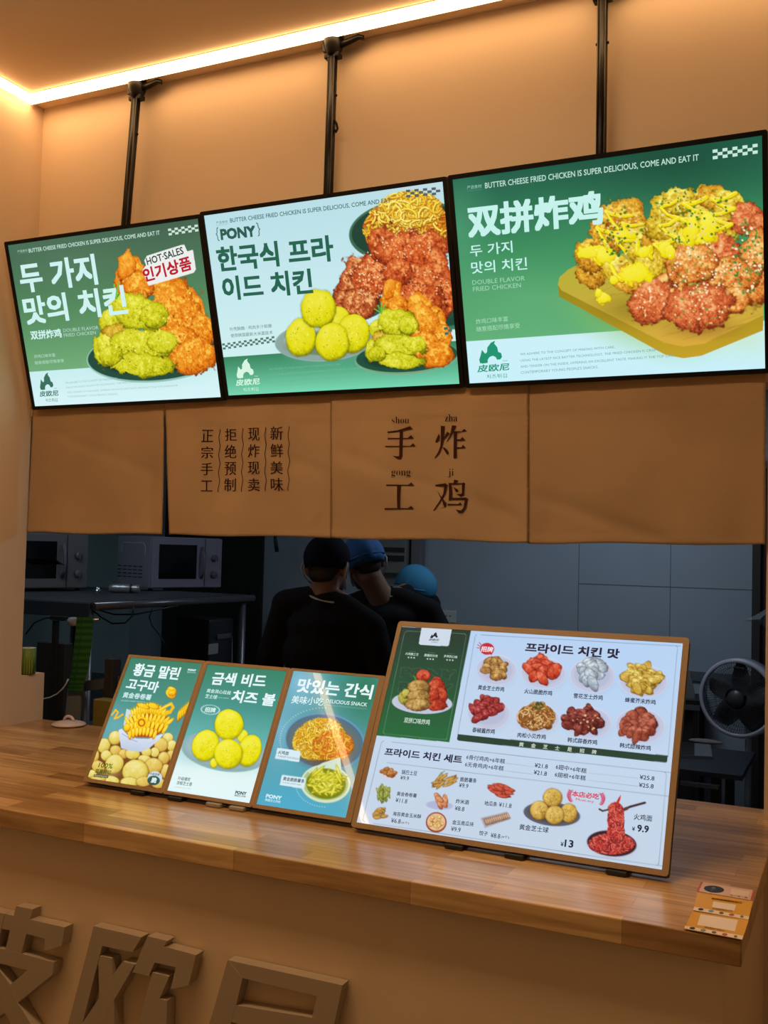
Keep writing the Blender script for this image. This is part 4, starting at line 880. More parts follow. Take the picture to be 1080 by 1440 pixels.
big = [  # the four big brush characters, stroke by stroke
 [(125,250),(235,235),(370,190),(398,222),(260,250),(130,264)],[(130,318),(345,318),(378,288),(412,325),(130,332)],[(105,405),(370,404),(402,374),(430,410),(105,418)],[(258,235),(294,230),(290,520),(270,550),(235,545),(185,512),(230,518),(255,515)],
 [(130,825),(355,826),(385,800),(420,835),(130,840)],[(245,835),(285,835),(278,1085),(245,1085)],[(105,1078),(365,1080),(398,1055),(432,1090),(105,1096)],
 [(700,185),(745,190),(735,330),(715,420),(690,480),(635,542),(630,535),(670,470),(695,400),(700,320)],[(678,270),(690,300),(680,345),(655,372),(638,360),(650,330)],[(770,248),(800,270),(735,335),(735,312)],[(730,415),(775,450),(790,480),(770,500),(750,470),(720,425)],
 [(825,180),(872,188),(840,260),(770,362),(765,355),(800,290)],[(840,245),(930,246),(958,220),(990,248),(845,264)],[(843,250),(880,250),(875,530),(850,545),(838,530)],[(875,332),(915,332),(938,308),(972,345),(875,350)],[(875,418),(925,418),(945,392),(978,430),(875,436)],
 [(640,825),(735,825),(750,808),(778,832),(765,845),(640,839)],[(735,830),(768,835),(755,920),(735,980),(650,1112),(640,1105),(700,1000),(728,920)],[(650,870),(700,940),(775,1030),(770,1070),(750,1065),(720,990)],
 [(845,768),(895,780),(855,820),(838,815)],[(785,805),(815,805),(825,970),(815,998),(790,990)],[(800,805),(930,808),(948,798),(970,820),(810,822)],[(930,815),(960,820),(945,940),(915,955),(860,922),(910,925),(925,910)],[(835,845),(885,880),(885,905),(860,900)],
 [(810,968),(950,973),(968,962),(995,982),(980,992),(815,988)],[(955,980),(985,985),(970,1090),(945,1128),(905,1132),(870,1095),(925,1103),(945,1075)],[(785,1030),(890,1033),(910,1012),(932,1047),(785,1049)]]
pr = [('poly', FB, q) for q in big]
for t, q in (('𝐬𝐡𝐨𝐮', (172, 88, 360, 160)), ('𝐳𝐡𝐚', (745, 62, 882, 140)), ('𝐠𝐨𝐧𝐠', (175, 672, 373, 750)), ('𝐣𝐢', (778, 650, 838, 747))): pr.append(('text', FB, (t, *q, 0, .012)))
curtain('tan curtain panel with four large brown characters and pinyin', (465.3, 570), (743.5, 562), (465.3, 756.5), (743.8, 763), 2.9, pr)
curtain('plain tan curtain panel by the right pillar, rightmost one', (741.3, 562), (1077, 548), (741.8, 764), (1076.4, 766), 4.3)

# ------------------------------------------------------------------ raised sign letters on the counter front
LTR = mat('letter_face_paint', (.40, .315, .225), .55); YL = YF+.035-.0015
def letter(label, F, polys):
    t = None
    for i, q in enumerate(polys):
        pts = [on_y(F[0]+x/F[2], F[1]+y/F[2], YL-.030-.00025*i) for x, y in q]
        if t is None: t = bmesh.new()
        prism(t, pts, (0, .029, 0))
    o = obj('sign_letter', t, LTR); tag(o, label, 'sign letter', 'raised sign letters on the counter front')
FA2, FB2, FC2 = (0, 1240, 6), (90, 1280, 5.143), (290, 1320, 4.909)
letter('big raised beige character on counter front, cut off by the left edge of the photo', FA2,
 [[(135,205),(275,232),(180,605),(40,590)],[(-80,245),(130,290),(545,385),(520,540),(372,583),(378,478),(215,437),(-80,375)],[(-120,535),(60,575),(455,680),(440,785),(235,745),(-120,662)],[(235,745),(440,785),(150,1020),(-60,1180),(-260,1290),(-300,1190),(85,870)],[(-40,700),(85,870),(150,1020),(320,1300),(440,1420),(250,1420),(20,1080),(-140,760)],[(-80,245),(40,270),(-60,700),(-160,1200),(-300,1420),(-420,1420),(-250,1000)]])
letter('big raised beige character on counter front, the middle one', FB2,
 [[(215,115),(345,146),(275,258),(130,830),(70,1060),(-50,1030),(30,823)],[(215,115),(560,195),(495,302),(275,258)],[(262,330),(345,350),(352,470),(362,650),(365,930),(262,930),(255,640),(248,380)],[(425,370),(512,392),(362,650),(160,1010),(60,1000),(130,820),(250,640),(350,470)],[(40,930),(400,1010),(380,1120),(-30,1040)],
  [(605,188),(745,222),(722,262),(955,325),(900,542),(772,572),(808,412),(655,378),(612,478),(495,448)],[(640,450),(760,480),(690,640),(745,655),(740,860),(900,1100),(760,1110),(650,900),(600,1000),(500,1110),(390,1090),(520,880)]])
letter('big raised beige character on counter front, the rightmost, boxy one', FC2,
 [[(148,148),(940,322),(918,425),(765,398),(250,272),(118,245)],[(940,322),(850,740),(690,705),(765,398)],[(205,460),(728,545),(760,560),(700,705),(170,575)],[(148,148),(250,272),(205,460),(170,575),(40,1000),(-120,960),(30,560)],[(265,640),(390,670),(365,790),(640,735),(690,830),(352,905),(335,985),(760,1070),(740,1170),(190,1050)]])

# ------------------------------------------------------------------ payment cards lying on the counter corner
FK = (940, 1220, 6.543)
def card(label, q, z, fills):
    """q = card outline, fills = (polygon, colour) printed on it, all in crop pixels"""
    def W(x, y, h): p = on_z(FK[0]+x/FK[2], FK[1]+y/FK[2], z); return Vector((p.x, p.y, h))
    bm = bmesh.new(); prism(bm, [W(x, y, z) for x, y in q], (0, 0, -.0010)); mats = [mat('card_'+'_'.join(str(v) for v in fills[0]), lin(fills[0]), .4)]
    for i, (pl, c) in enumerate(fills[1:]):
        m = mat('card_'+'_'.join(str(v) for v in c), lin(c), .4)
        if m not in mats: mats.append(m)
        if isinstance(pl, str):
            t, (x0, y0), (x1, y1), (dx, dy) = c_text[pl]; V, T, _ = glyphs(t, .012)
            vs = [bm.verts.new(W(x0+(x1-x0)*u+dx*v, y0+(y1-y0)*u+dy*v, z+.0006)) for u, v in V]
            for k in T: bm.faces.new([vs[j] for j in k]).material_index = mats.index(m)
        else:
            f = bm.faces.new([bm.verts.new(W(x, y, z+.0002+.00006*i)) for x, y in pl]); f.material_index = mats.index(m)
            if f.normal.z < 0: f.normal_flip()
    o = obj('payment_card', bm, mats); tag(o, label, 'card', 'payment cards on the counter corner')
def oval(x, y, rx, ry, a=4, n=28):
    c, s = math.cos(math.radians(a)), math.sin(math.radians(a)); return [(x+rx*math.cos(2*PI*k/n)*c-ry*math.sin(2*PI*k/n)*s, y+rx*math.cos(2*PI*k/n)*s+ry*math.sin(2*PI*k/n)*c) for k in range(n)]
c_text = {'a': ('推荐使用微信支付', (395, 296), (675, 336), (4, -18)), 'b': ('支付就用支付宝', (400, 384), (590, 412), (3, -12)), 'c': ('支付宝扫一扫支付', (330, 556), (515, 592), (4, -14))}
PK_, OR_, IV = (226, 190, 170), (226, 168, 14), (244, 226, 206); DG = (40, 34, 26)
card('pale pink payment card with a black oval, farthest of the three', [(300,130),(795,210),(770,302),(260,215)], ZT+.0014,
 [PK_, ([(300,130),(318,133),(280,219),(260,215)], (196,88,50)), ([(778,207),(795,210),(770,302),(752,299)], (196,88,50)), (oval(419,200,94,32,6), (32,30,24)), (oval(416,190,20,9), (120,116,90)), (oval(400,208,14,4), (110,106,84)), ([(578,196),(748,224),(735,272),(570,246)], (240,214,190)), ([(572,252),(590,255),(586,262),(568,259)], (150,100,70)), ([(640,262),(660,266),(656,274),(636,270)], (150,100,70)), ([(704,272),(728,276),(724,286),(700,282)], (150,100,70))])
def strip(P, n0):
    """the row of little emblems along the foot of an orange card"""
    (x0, y0), (x1, y1) = P; out = []
    for k, (c, rx) in enumerate(((DG, 26), ((110, 150, 160), 26), ((120, 92, 66), 22), ((178, 92, 60), 26), ((120, 110, 90), 16))):
        t = k/4; out.append((oval(x0+(x1-x0)*t, y0+(y1-y0)*t, rx, 11), c))
    return out
card('orange payment card between the pale pink card and the frontmost card', [(266,226),(778,312),(735,480),(228,392)], ZT+.0026,
 [OR_, ([(236,362),(742,452),(735,480),(228,392)], IV), ([(414,312),(622,344),(606,398),(400,364)], IV), ('a', (150, 60, 10)), ('b', (130, 70, 20))]+strip(((298,386),(676,454)), 0))
card('orange payment card nearest the counter front edge, with a large white square', [(222,402),(738,484),(680,662),(146,560)], ZT+.0038,
 [OR_, ([(152,536),(688,628),(680,662),(146,560)], IV), ([(296,430),(640,484),(612,588),(264,528)], IV), ('c', (120, 60, 10))]+strip(((220,560),(618,636)), 0))

# ------------------------------------------------------------------ small things at the back edge of the counter
t = thing('pot_lid', 'small pinkish white lid with loop handle at back edge of counter', 'lid', (.176, .085, ZT))
bm = bmesh.new(); lathe(bm, [(0, .003), (.052, .001), (.060, .004), (.061, .008), (.050, .013), (.028, .018), (0, .020)], (.176, .062, ZT), 32); obj('lid_body', bm, mat('pink_enamel', (.66, .55, .55), .25), t)
bm = bmesh.new(); tube(bm, [(.176+.022*math.cos(PI-k*PI/8), .062, ZT+.017+.017*math.sin(k*PI/8)) for k in range(9)], .005, 10); obj('handle', bm, mat('pink_enamel', (.66, .55, .55), .25), t)
t = thing('label_roll', 'short green roll of printed labels standing on the ledge at left', 'label roll', (-.022, .05, 1.172))
LGm = mat('label_green', (.10, .20, .025), .5); c0 = (-.022, .050)
bm = bmesh.new(); lathe(bm, [(.010, .0005), (.030, .0005), (.030, .096), (.010, .096), (.010, .0005)], (*c0, 1.172), 26)
for k in range(10):
    a = -PI/2+(k-4.5)*.3; box(bm, (c0[0]+.0302*math.cos(a)-.0012, c0[1]+.0302*math.sin(a)-.0012, 1.176), (c0[0]+.0302*math.cos(a)+.0012, c0[1]+.0302*math.sin(a)+.0012, 1.264), 1)
obj('paper', bm, [LGm, mat('label_yellow_green', (.30, .34, .05), .5)], t)
bm = bmesh.new(); lathe(bm, [(.0101, .001), (.0285, .001), (.0285, .0972), (.0101, .0972), (.0101, .001)], (*c0, 1.172), 22); obj('core', bm, mat('paper_core', (.55, .52, .46), .7), t)

# ------------------------------------------------------------------ kitchen behind the hatch
KW = mat('grey_blue_wall_panel', (.30, .37, .44), .5, noise=.05, nscale=2); KD = mat('panel_seam', (.10, .12, .14), .6); KT = mat('teal_wall_panel', (.27, .38, .39), .5, noise=.05, nscale=2)
YR = 2.9
bm = bmesh.new(); box(bm, (-1.9, YR, 0), (3.5, YR+.1, 2.6))
for px in (814, 943): x = on_y(px, 800, YR).x; box(bm, (x-.002, YR-.001, .9), (x+.002, YR+.01, 2.6), 1)
z = on_y(900, 824, YR).z; box(bm, (on_y(814, 800, YR).x, YR-.001, z-.0025), (2.25, YR+.01, z+.0025), 1)
z = on_y(990, 945, YR).z; box(bm, (.6, YR-.012, z-.05), (2.25, YR+.01, z), 1)
struct(obj('wall_rear', bm, [KW, KD]))
bm = bmesh.new(); box(bm, (-2.0, 0, 0), (-1.9, YR+.1, 2.6)); box(bm, (-1.9, 0, 0), (-.15, .12, 2.6)); struct(obj('wall_rear_left', bm, KT))  # second box: unseen front wall piece added to block the world light
bm = bmesh.new(); box(bm, (3.4, .12, 0), (3.5, YR, 2.6)); struct(obj('wall_rear_right', bm, KW))
bm = bmesh.new(); box(bm, (-2.0, .12, 2.6), (3.5, YR+.1, 2.7)); struct(obj('ceiling_rear', bm, mat('kitchen_ceiling', (.35, .36, .37), .7)))
bm = bmesh.new(); box(bm, (on_y(310, 800, YR).x-.45, YR-.03, 0), (on_y(371, 800, YR).x, YR, 2.15)); d = obj('door_1', bm, mat('dark_brown_door', (.012, .010, .007), .5)); struct(d)
bm = bmesh.new(); box(bm, (on_y(1058.5, 850, YR).x, YR-.05, 0), (on_y(1070, 850, YR).x, YR, 2.2)); box(bm, (on_y(1070, 850, YR).x, YR-.02, 0), (3.2, YR, 2.15)); struct(obj('door_2', bm, mat('dark_steel_door', (.035, .03, .032), .45)))
# two added fill lights, out of view, that brighten the kitchen
for lx, ly, hw, st, lb in ((1.6, 1.75, .30, KFILL_STR, 'unseen square fill light added above the workers'), (-.35, .36, .20, KFILL_STR*.95, 'small unseen fill light added above the steel shelf')):
    t = thing('kitchen_fill', lb, 'light', (lx, ly, 2.6))
    bm = bmesh.new(); box(bm, (lx-hw-.02, ly-hw-.02, 2.575), (lx+hw+.02, ly+hw+.02, 2.599), bev=.004); obj('housing', bm, mat('white_plastic', (.6, .6, .6), .4), t)
    bm = bmesh.new(); box(bm, (lx-hw, ly-hw, 2.570), (lx+hw, ly+hw, 2.574)); obj('diffuser', bm, emit_mat('kitchen_fill_diffuser', KFILL_COL, st), t)

STEEL = mat('brushed_steel', (.16, .17, .19), .35, metal=.6); WPL = mat('white_enamel', (.23, .23, .30), .35); WPL2 = mat('grey_enamel', (.125, .12, .125), .4); GLS = mat('black_glass', (.004, .004, .004), .12)
# steel shelf with two microwaves
ZS = 1.42
xs, y0, y1 = -.075, .42, 1.60
t = thing('steel_shelf', 'dark steel two-level shelf on the left in the kitchen', 'shelf', (-.45, 1.0, 0))
bm = bmesh.new(); box(bm, (-1.25, y0, ZS-.012), (xs, y1, ZS)); obj('top_board', bm, mat('dark_steel', (.07, .075, .085), .4, metal=.4), t)
bm = bmesh.new(); tube(bm, [(xs+.012, y0+.02, ZS-.018), (xs+.012, y1+.03, ZS-.018)], .0165, 14); obj('front_rail', bm, STEEL, t)
bm = bmesh.new(); box(bm, (-1.25, y0-.008, ZS-.062), (xs+.01, y0+.004, ZS-.002), bev=.003); obj('end_panel', bm, mat('dark_steel', (.07, .075, .085), .4, metal=.4), t)
for x, y in ((xs-.02, y0+.03), (xs-.02, y1-.02), (-1.2, y0+.03), (-1.2, y1-.02)):
    bm = bmesh.new(); tube(bm, [(x, y, 0), (x, y, ZS-.012)], .02, 12); obj('leg', bm, STEEL, t)
bm = bmesh.new(); box(bm, (-1.25, y0+.02, .93), (xs-.03, y1, .95)); obj('lower_board', bm, mat('dark_steel', (.07, .075, .085), .4, metal=.4), t)

def microwave(label, cx, cy, rz, w, h, dp, face, zt=ZS+.001):
    """local: front at y=0 facing -y, left edge at x=0"""
    t = thing('microwave', label, 'microwave', (cx, cy, zt), rz, 'microwaves on the steel shelf')
    bm = bmesh.new(); box(bm, (0, .006, .012), (w, dp, h), bev=.006); loc_child(obj('case', bm, face), t)
    bm = bmesh.new(); box(bm, (.004, -.012, .016), (w*.74, .006, h-.004), bev=.004)
    o = loc_child(obj('door', bm, face), t)
    bm = bmesh.new(); box(bm, (w*.10, -.0135, h*.22), (w*.62, -.0115, h*.86), bev=.0004); loc_child(obj('window', bm, GLS), o)
    bm = bmesh.new(); tube(bm, [(w*.69, -.014, h*.24), (w*.69, -.034, h*.34), (w*.69, -.038, h*.5), (w*.69, -.034, h*.7), (w*.69, -.014, h*.82)], .009, 10); loc_child(obj('handle', bm, mat('grey_handle', (.12, .12, .15), .4)), o)
    bm = bmesh.new(); box(bm, (w*.75, -.010, .016), (w-.004, .006, h-.004), bev=.003); p_ = loc_child(obj('control_panel', bm, face), t)
    for zz in (.62, .30):
        bm = bmesh.new(); lathe(bm, [(0, 0), (.020, 0), (.018, -.014), (0, -.015)], (w*.875, -.010, h*zz), 18, axis='y'); box(bm, (w*.875-.003, -.029, h*zz-.016), (w*.875+.003, -.020, h*zz+.016)); loc_child(obj('dial', bm, mat('grey_handle', (.12, .12, .15), .4)), p_)
    bm = bmesh.new()
    for i in range(5):
        for j in range(4): box(bm, (-.0016, .075+i*.052, .065+j*.019), (.001, .110+i*.052, .070+j*.019))
    loc_child(obj('vent', bm, BLACKP), t)
    bm = bmesh.new(); tube(bm, [(-.0005, .05, h-.10), (-.0005, .05, h-.055), (-.0005, .065, h-.035), (-.0005, dp-.06, h-.035), (-.0005, dp-.045, h-.055), (-.0005, dp-.045, h-.09)], .0025, 6); loc_child(obj('side_rib', bm, mat('pale_rib', (.5, .48, .56), .4)), t)
    for x in (.03, w-.03):
        for y in (.04, dp-.04):
            bm = bmesh.new(); lathe(bm, [(0, 0), (.012, 0), (.012, .014), (0, .014)], (x, y, 0), 10); loc_child(obj('foot', bm, BLACKP), t)
A_ = math.radians(70.6)
microwave('white microwave farther along the steel shelf, with a vented side', -.605, 1.475, A_, .455, .285, .33, WPL)
a0 = Vector((-.785, 1.205)); dd = Vector((math.cos(A_), math.sin(A_)))
microwave('greyish microwave nearer on the steel shelf, partly behind the left wall', a0.x-dd.x*.46, a0.y-dd.y*.46, A_, .46, .285, .33, WPL2)
# silver cups in a film sleeve, and a small pump top
FOIL = mat('crinkled_silver_sleeve', (.34, .35, .36), .3, metal=.5, bump=.6, bscale=60)
pL, pR = on_z(153, 833, ZS+.002), on_z(196, 834, ZS+.002)
t = thing('cup_sleeve', 'silver wrapped sleeve of cups lying on the shelf before microwave', 'cups', (pL.x, pL.y, ZS))
v_ = (pR-pL); v_.z = 0; L_ = v_.length; v_.normalize(); bm = bmesh.new(); c0 = Vector((pL.x, pL.y, ZS+.023))
tube(bm, [c0+v_*(L_*k/14) for k in range(15)], [.012, .020]+[.0215+.0012*(k % 2) for k in range(8)]+[.019, .018, .020, .021, .019], 14); obj('wrap', bm, FOIL, t)
bm = bmesh.new(); tube(bm, [c0+v_*(L_*.70), c0+v_*(L_*.76)], .0225, 14); obj('band', bm, mat('dark_blue_band', (.02, .03, .06), .5), t)
p_ = on_z(137, 832, ZS); bm = bmesh.new(); lathe(bm, [(0, 0), (.020, 0), (.018, .007), (.011, .011), (.013, .018), (.006, .026), (0, .027)], (p_.x, p_.y, ZS), 18)
tag(obj('shiny_knob', bm, mat('chrome', (.7, .72, .8), .12, metal=1)), 'small shiny chrome knob-like cap on the shelf between microwaves', 'cap')
# equipment under the shelf
t = thing('fryer', 'dark fryer box under the far end of the steel shelf', 'fryer', (-.24, 1.45, .952))
bm = bmesh.new(); box(bm, (-.34, 1.35, .952), (-.13, 1.56, 1.30), bev=.01); obj('body', bm, mat('dark_appliance', (.020, .022, .026), .4), t)
bm = bmesh.new(); box(bm, (-.1295, 1.41, 1.20), (-.121, 1.53, 1.225), bev=.003); obj('handle', bm, STEEL, t)
t = thing('printed_slip', 'small white slip stuck on dark fryer under the shelf', 'slip', (-.125, 1.25, 1.08))
a_, b__ = on_x(294, 906, -.124), on_x(307, 919, -.124); bm = bmesh.new(); box(bm, (-.128, min(a_.y, b__.y), b__.z), (-.126, max(a_.y, b__.y), a_.z)); obj('paper', bm, mat('grey_paper', (.32, .32, .34), .7), t)
bm = bmesh.new()
q = [on_y(x, y, 1.66) for x, y in ((309, 901), (326, 878), (326, 932), (309, 932))]; prism(bm, q, (0, .006, 0)); tag(obj('white_board', bm, mat('grey_board', (.30, .30, .31), .6)), 'pale slanted board standing beside the dark fryer', 'board')
t = thing('kitchen_bench', 'low dark kitchen bench behind the counter at left', 'bench', (-.1, .38, 0))
bm = bmesh.new(); box(bm, (-1.2, .17, .83), (.45, .40, .86)); obj('bench_top', bm, mat('dark_steel', (.07, .075, .085), .4, metal=.4), t)
for x, y in ((-1.17, .19), (.42, .19), (-1.17, .38), (.42, .38)):
    bm = bmesh.new(); box(bm, (x-.015, y-.015, 0), (x+.015, y+.015, .83)); obj('leg', bm, STEEL, t)
# label strip hanging from its holder over a pale stand
yq = .30
t = thing('label_holder', 'small dark label dispenser with metal spindle above hanging green labels', 'dispenser', tuple(on_y(100, 870, yq)))
a_, b__ = on_y(75, 872, yq), on_y(140, 871, yq); bm = bmesh.new(); tube(bm, [a_, b__], .004, 10); obj('spindle', bm, mat('chrome', (.7, .72, .8), .12, metal=1), t)
c_ = on_y(104, 874, yq); bm = bmesh.new(); lathe(bm, [(0, -.02), (.016, -.02), (.018, 0), (.016, .02), (0, .02)], tuple(c_), 18, axis='x'); obj('spool', bm, mat('grey_paper', (.32, .32, .34), .7), t)
s0, s1 = on_y(92, 872, yq+.02), on_y(84, 1012, yq+.02); bm = bmesh.new(); box(bm, (s1.x-.05, yq+.012, .86), (s1.x-.03, yq+.03, s0.z+.01)); box(bm, (s1.x-.05, yq-.06, .86), (s1.x+.02, yq+.04, .872)); box(bm, (s1.x-.05, yq-.004, s0.z), (s0.x+.02, yq+.03, s0.z+.014)); obj('stand', bm, BLACKP, t)
Ls = [(108, 130.5, 868), (106, 130, 890), (103.5, 128, 915), (100.5, 124, 940), (97, 119, 960), (95.5, 115.5, 974)]
bm = bmesh.new(); rows = []
for i in range(27):
    f_ = i/26*(len(Ls)-1); k = min(int(f_), len(Ls)-2); g_ = f_-k; l, r, y = (Ls[k][j]*(1-g_)+Ls[k+1][j]*g_ for j in range(3)); yy = yq-.012-.004*math.sin(f_)
    rows.append([on_y(l*(1-s)+r*s, y, yy) for s in (0, .28, .34, 1)])
V_ = [[bm.verts.new(p) for p in row] for row in rows]
for i in range(26):
    for j in range(3):
        f = bm.faces.new((V_[i][j], V_[i+1][j], V_[i+1][j+1], V_[i][j+1])); f.material_index = 1 if (j == 1 or i % 2) else 0
bmesh.ops.solidify(bm, geom=bm.faces[:], thickness=.0006)
tag(obj('label_strip', bm, [mat('strip_green', (.07, .24, .04), .5), mat('strip_dark_green', (.035, .13, .025), .5)]), 'long hanging strip of small green labels behind the counter', 'label strip')
bm = bmesh.new(); q = [on_y(x, y, yq+.004) for x, y in ((95, 968), (115, 968), (108, 1013), (89, 1013))]
for p in q[2:]: p.z = .861
prism(bm, q, (0, .010, 0)); tag(obj('grey_post', bm, mat('grey_card', (.17, .165, .165), .7)), 'pale grey upright plate below the hanging green label strip', 'plate')
# white cable
pts = [on_y(x, y, .26) for x, y in ((50, 983), (60, 983), (70, 981), (80, 976), (88, 969), (93, 962), (96, 955))]; pts[0].x -= .08
bm = bmesh.new(); tube(bm, pts, .0028, 8); tag(obj('white_cable', bm, mat('white_cable', (.55, .55, .55), .4)), 'thin white cable curving below the green label strip', 'cable')
# black cables under the shelf
for i, (pp, yy, lab) in enumerate(((((128, 856), (142, 868), (158, 877), (176, 876), (186, 866), (188, 853)), .60, 'black cable sagging in a loop under the steel shelf'), (((136, 857), (160, 864), (190, 864), (220, 858), (250, 852)), .72, 'black cable running along under the steel shelf rail'), (((214, 856), (210, 868), (214, 880), (224, 892), (234, 910)), .80, 'black cable dropping down behind the left light box'), (((36, 892), (48, 876), (64, 869), (76, 868)), .34, 'black cable arching from left wall to the label dispenser'))):
    bm = bmesh.new(); tube(bm, [on_y(x, y, yy) for x, y in pp], .0034, 8); tag(obj('black_cable', bm, BLACKP), lab, 'cable')
# yellow box and dark clutter on the bench
def on_bench(name, label, cat, x0, x1, yt, y, dpt, m, base=.86):
    a, b = on_y(x0, yt, y), on_y(x1, yt, y); bm = bmesh.new(); box(bm, (a.x, y, base), (b.x, y+dpt, a.z), bev=.004); o = obj(name, bm, m); tag(o, label, cat); return o
on_bench('yellow_box', 'dull yellow box behind the counter next to the pot lid', 'box', 131, 172, 983, .27, .06, mat('dull_yellow', (.20, .15, .02), .6))
on_bench('paper_cup_stack', 'brown cup-like container on the kitchen bench', 'container', 147, 159, 926, .33, .05, mat('dark_card', (.018, .014, .011), .7))
on_bench('dark_crate', 'dark grey crate on bench below the label dispenser', 'crate', 52, 92, 902, .345, .045, mat('dark_crate', (.016, .016, .017), .6))
# rail behind the label strip
a_, b__ = on_y(118, 958, .36), on_y(168, 950, .36); bm = bmesh.new(); prism(bm, [a_, b__, on_y(168, 966, .36), on_y(118, 972, .36)], (0, .012, 0)); tag(obj('grey_rail', bm, mat('grey_rail', (.075, .075, .085), .5)), 'grey metal rail between green label strip and left light box', 'rail')

# rear wall things
L0, R0, T0, B0 = on_y(531, 800, YR).x, on_y(579, 800, YR).x, on_y(555, 752, YR).z+.15, on_y(555, 806, YR).z
t = thing('louvred_unit', 'grey louvred unit on the kitchen wall above the blue caps', 'wall unit', ((L0+R0)/2, YR-.1, B0))
bm = bmesh.new(); box(bm, (L0, YR-.09, B0), (R0, YR, T0), bev=.006); obj('case', bm, mat('unit_grey', (.17, .185, .18), .5), t)
for k, (ya, yb) in enumerate(((770, 776), (781, 789))):
    bm = bmesh.new(); box(bm, (L0+.012, YR-.097, on_y(555, yb, YR).z), (R0-.012, YR-.088, on_y(555, ya, YR).z)); obj('louvre', bm, BLACKP, t)
x0, x1 = on_y(583, 800, YR).x, on_y(598, 800, YR).x; bm = bmesh.new(); box(bm, (x0, YR-.07, 0), (x1, YR, 2.6), bev=.01); struct(obj('trim_1', bm, mat('grey_pillar', (.14, .15, .17), .6)))
a_, b__ = on_y(621, 858, YR), on_y(642, 876, YR); t = thing('wall_socket', 'white square wall socket on the blue-grey kitchen wall', 'socket', ((a_.x+b__.x)/2, YR, b__.z))
bm = bmesh.new(); box(bm, (a_.x, YR-.012, b__.z), (b__.x, YR, a_.z), bev=.003); obj('cover', bm, mat('socket_white', (.50, .54, .50), .4), t)
bm = bmesh.new(); cx, cz = (a_.x+b__.x)/2, (a_.z+b__.z)/2
for dx in (-.018, .006): box(bm, (cx+dx, YR-.0135, cz), (cx+dx+.010, YR-.011, cz+.006))
obj('slot', bm, BLACKP, t)
bm = bmesh.new(); tube(bm, [on_y(386, 745, 2.6), on_y(387.5, 762, 2.6), on_y(389.5, 776, 2.6)], [.006, .012, .013], 8); tag(obj('hanging_strap', bm, BLACKP), 'short black strap hanging left of the dark capped worker', 'strap')
t = thing('plastic_bag', 'crumpled clear plastic bag hanging by the right dark door frame', 'bag', tuple(on_y(1066, 872, 2.4)))
bm = bmesh.new(); pts = [(1045, 872), (1056, 868), (1066, 863), (1078, 856), (1084, 858), (1082, 884), (1072, 880), (1062, 875)]
c_ = bm.verts.new(on_y(1068, 871, 2.36)); vs = [bm.verts.new(on_y(x, y, 2.4+.015*((i % 2)*2-1))) for i, (x, y) in enumerate(pts)]
for i in range(len(vs)): bm.faces.new((c_, vs[i], vs[(i+1) % len(vs)]))
bmesh.ops.solidify(bm, geom=bm.faces[:], thickness=.0008); obj('film', bm, mat('clear_film', (.35, .38, .42), .25, alpha=.45), t)

# fan
yf = 2.50; fc = on_y(1041, 981, yf); fr = 55.5*(fc-CAM).dot(_f)/FPX; AX = math.radians(14)
t = thing('pedestal_fan', 'round pedestal fan with grey ring at right in the kitchen', 'fan', (fc.x, yf+.06, 0))
FANG = mat('fan_ring_grey', (.42, .42, .52), .4); FAND = mat('fan_dark_plastic', (.05, .05, .058), .4); ROT = Matrix.Translation(fc) @ Matrix.Rotation(-AX, 4, 'Z')
def fan_part(name, bm, m, par=t):
    bmesh.ops.transform(bm, matrix=ROT, verts=bm.verts[:]); return obj(name, bm, m, par)
bm = bmesh.new(); lathe(bm, [(fr, -.030), (fr, .035), (fr-.010, .035), (fr-.014, -.02), (fr*.885, -.040), (fr*.90, -.046), (fr*.985, -.042), (fr, -.030)], n=64, axis='y'); fan_part('guard_ring', bm, FANG)
bm = bmesh.new()
for sgn in (-1, 1):
    for k in range(90):
        a = 2*PI*k/90; pr_ = [(fr*.985, sgn*.034), (fr*.7, sgn*.055), (fr*.28, sgn*.065)]
        tube(bm, [(r*math.cos(a), h, r*math.sin(a)) for r, h in pr_], .0011, 4, cap=False)
    for rr_ in (.28, .52, .78): tube(bm, [(fr*rr_*math.cos(k*PI/24), sgn*(.066-.02*rr_), fr*rr_*math.sin(k*PI/24)) for k in range(48)], .0013, 5, closed=True)
fan_part('grille', bm, FAND)
bm = bmesh.new(); lathe(bm, [(0, -.07), (fr*.20, -.068), (fr*.22, -.058), (0, -.055)], n=28, axis='y'); fan_part('badge', bm, FAND)
for k in range(5):
    bm = bmesh.new(); a0_ = 2*PI*k/5+.3; V_ = []
    for i in range(7):
        r = fr*(.16+.70*i/6); wd = fr*(.16+.20*math.sin(PI*(.15+.75*i/6)))
        V_.append([bm.verts.new((r*math.cos(a0_+s*wd/r*.9), .030*s*1.0, r*math.sin(a0_+s*wd/r*.9))) for s in (-.9, -.3, .3, .9)])
    for A1, B1 in zip(V_, V_[1:]):
        for j in range(3): bm.faces.new((A1[j], A1[j+1], B1[j+1], B1[j])).smooth = True
    bmesh.ops.solidify(bm, geom=bm.faces[:], thickness=.002); fan_part('blade', bm, mat('fan_blade', (.05, .05, .058), .5))
bm = bmesh.new(); lathe(bm, [(0, -.03), (fr*.15, -.025), (fr*.15, .03), (0, .03)], n=24, axis='y'); fan_part('hub', bm, FAND)
bm = bmesh.new(); lathe(bm, [(0, .07), (.055, .07), (.06, .12), (.045, .17), (0, .18)], n=24, axis='y'); fan_part('motor', bm, FANG)
bm = bmesh.new(); px_, py_ = fc.x+.12*math.sin(AX), fc.y+.12*math.cos(AX); tube(bm, [(px_, py_, .03), (px_, py_, fc.z)], .016, 14); obj('pole', bm, mat('fan_pole_grey', (.22, .23, .26), .4), t)
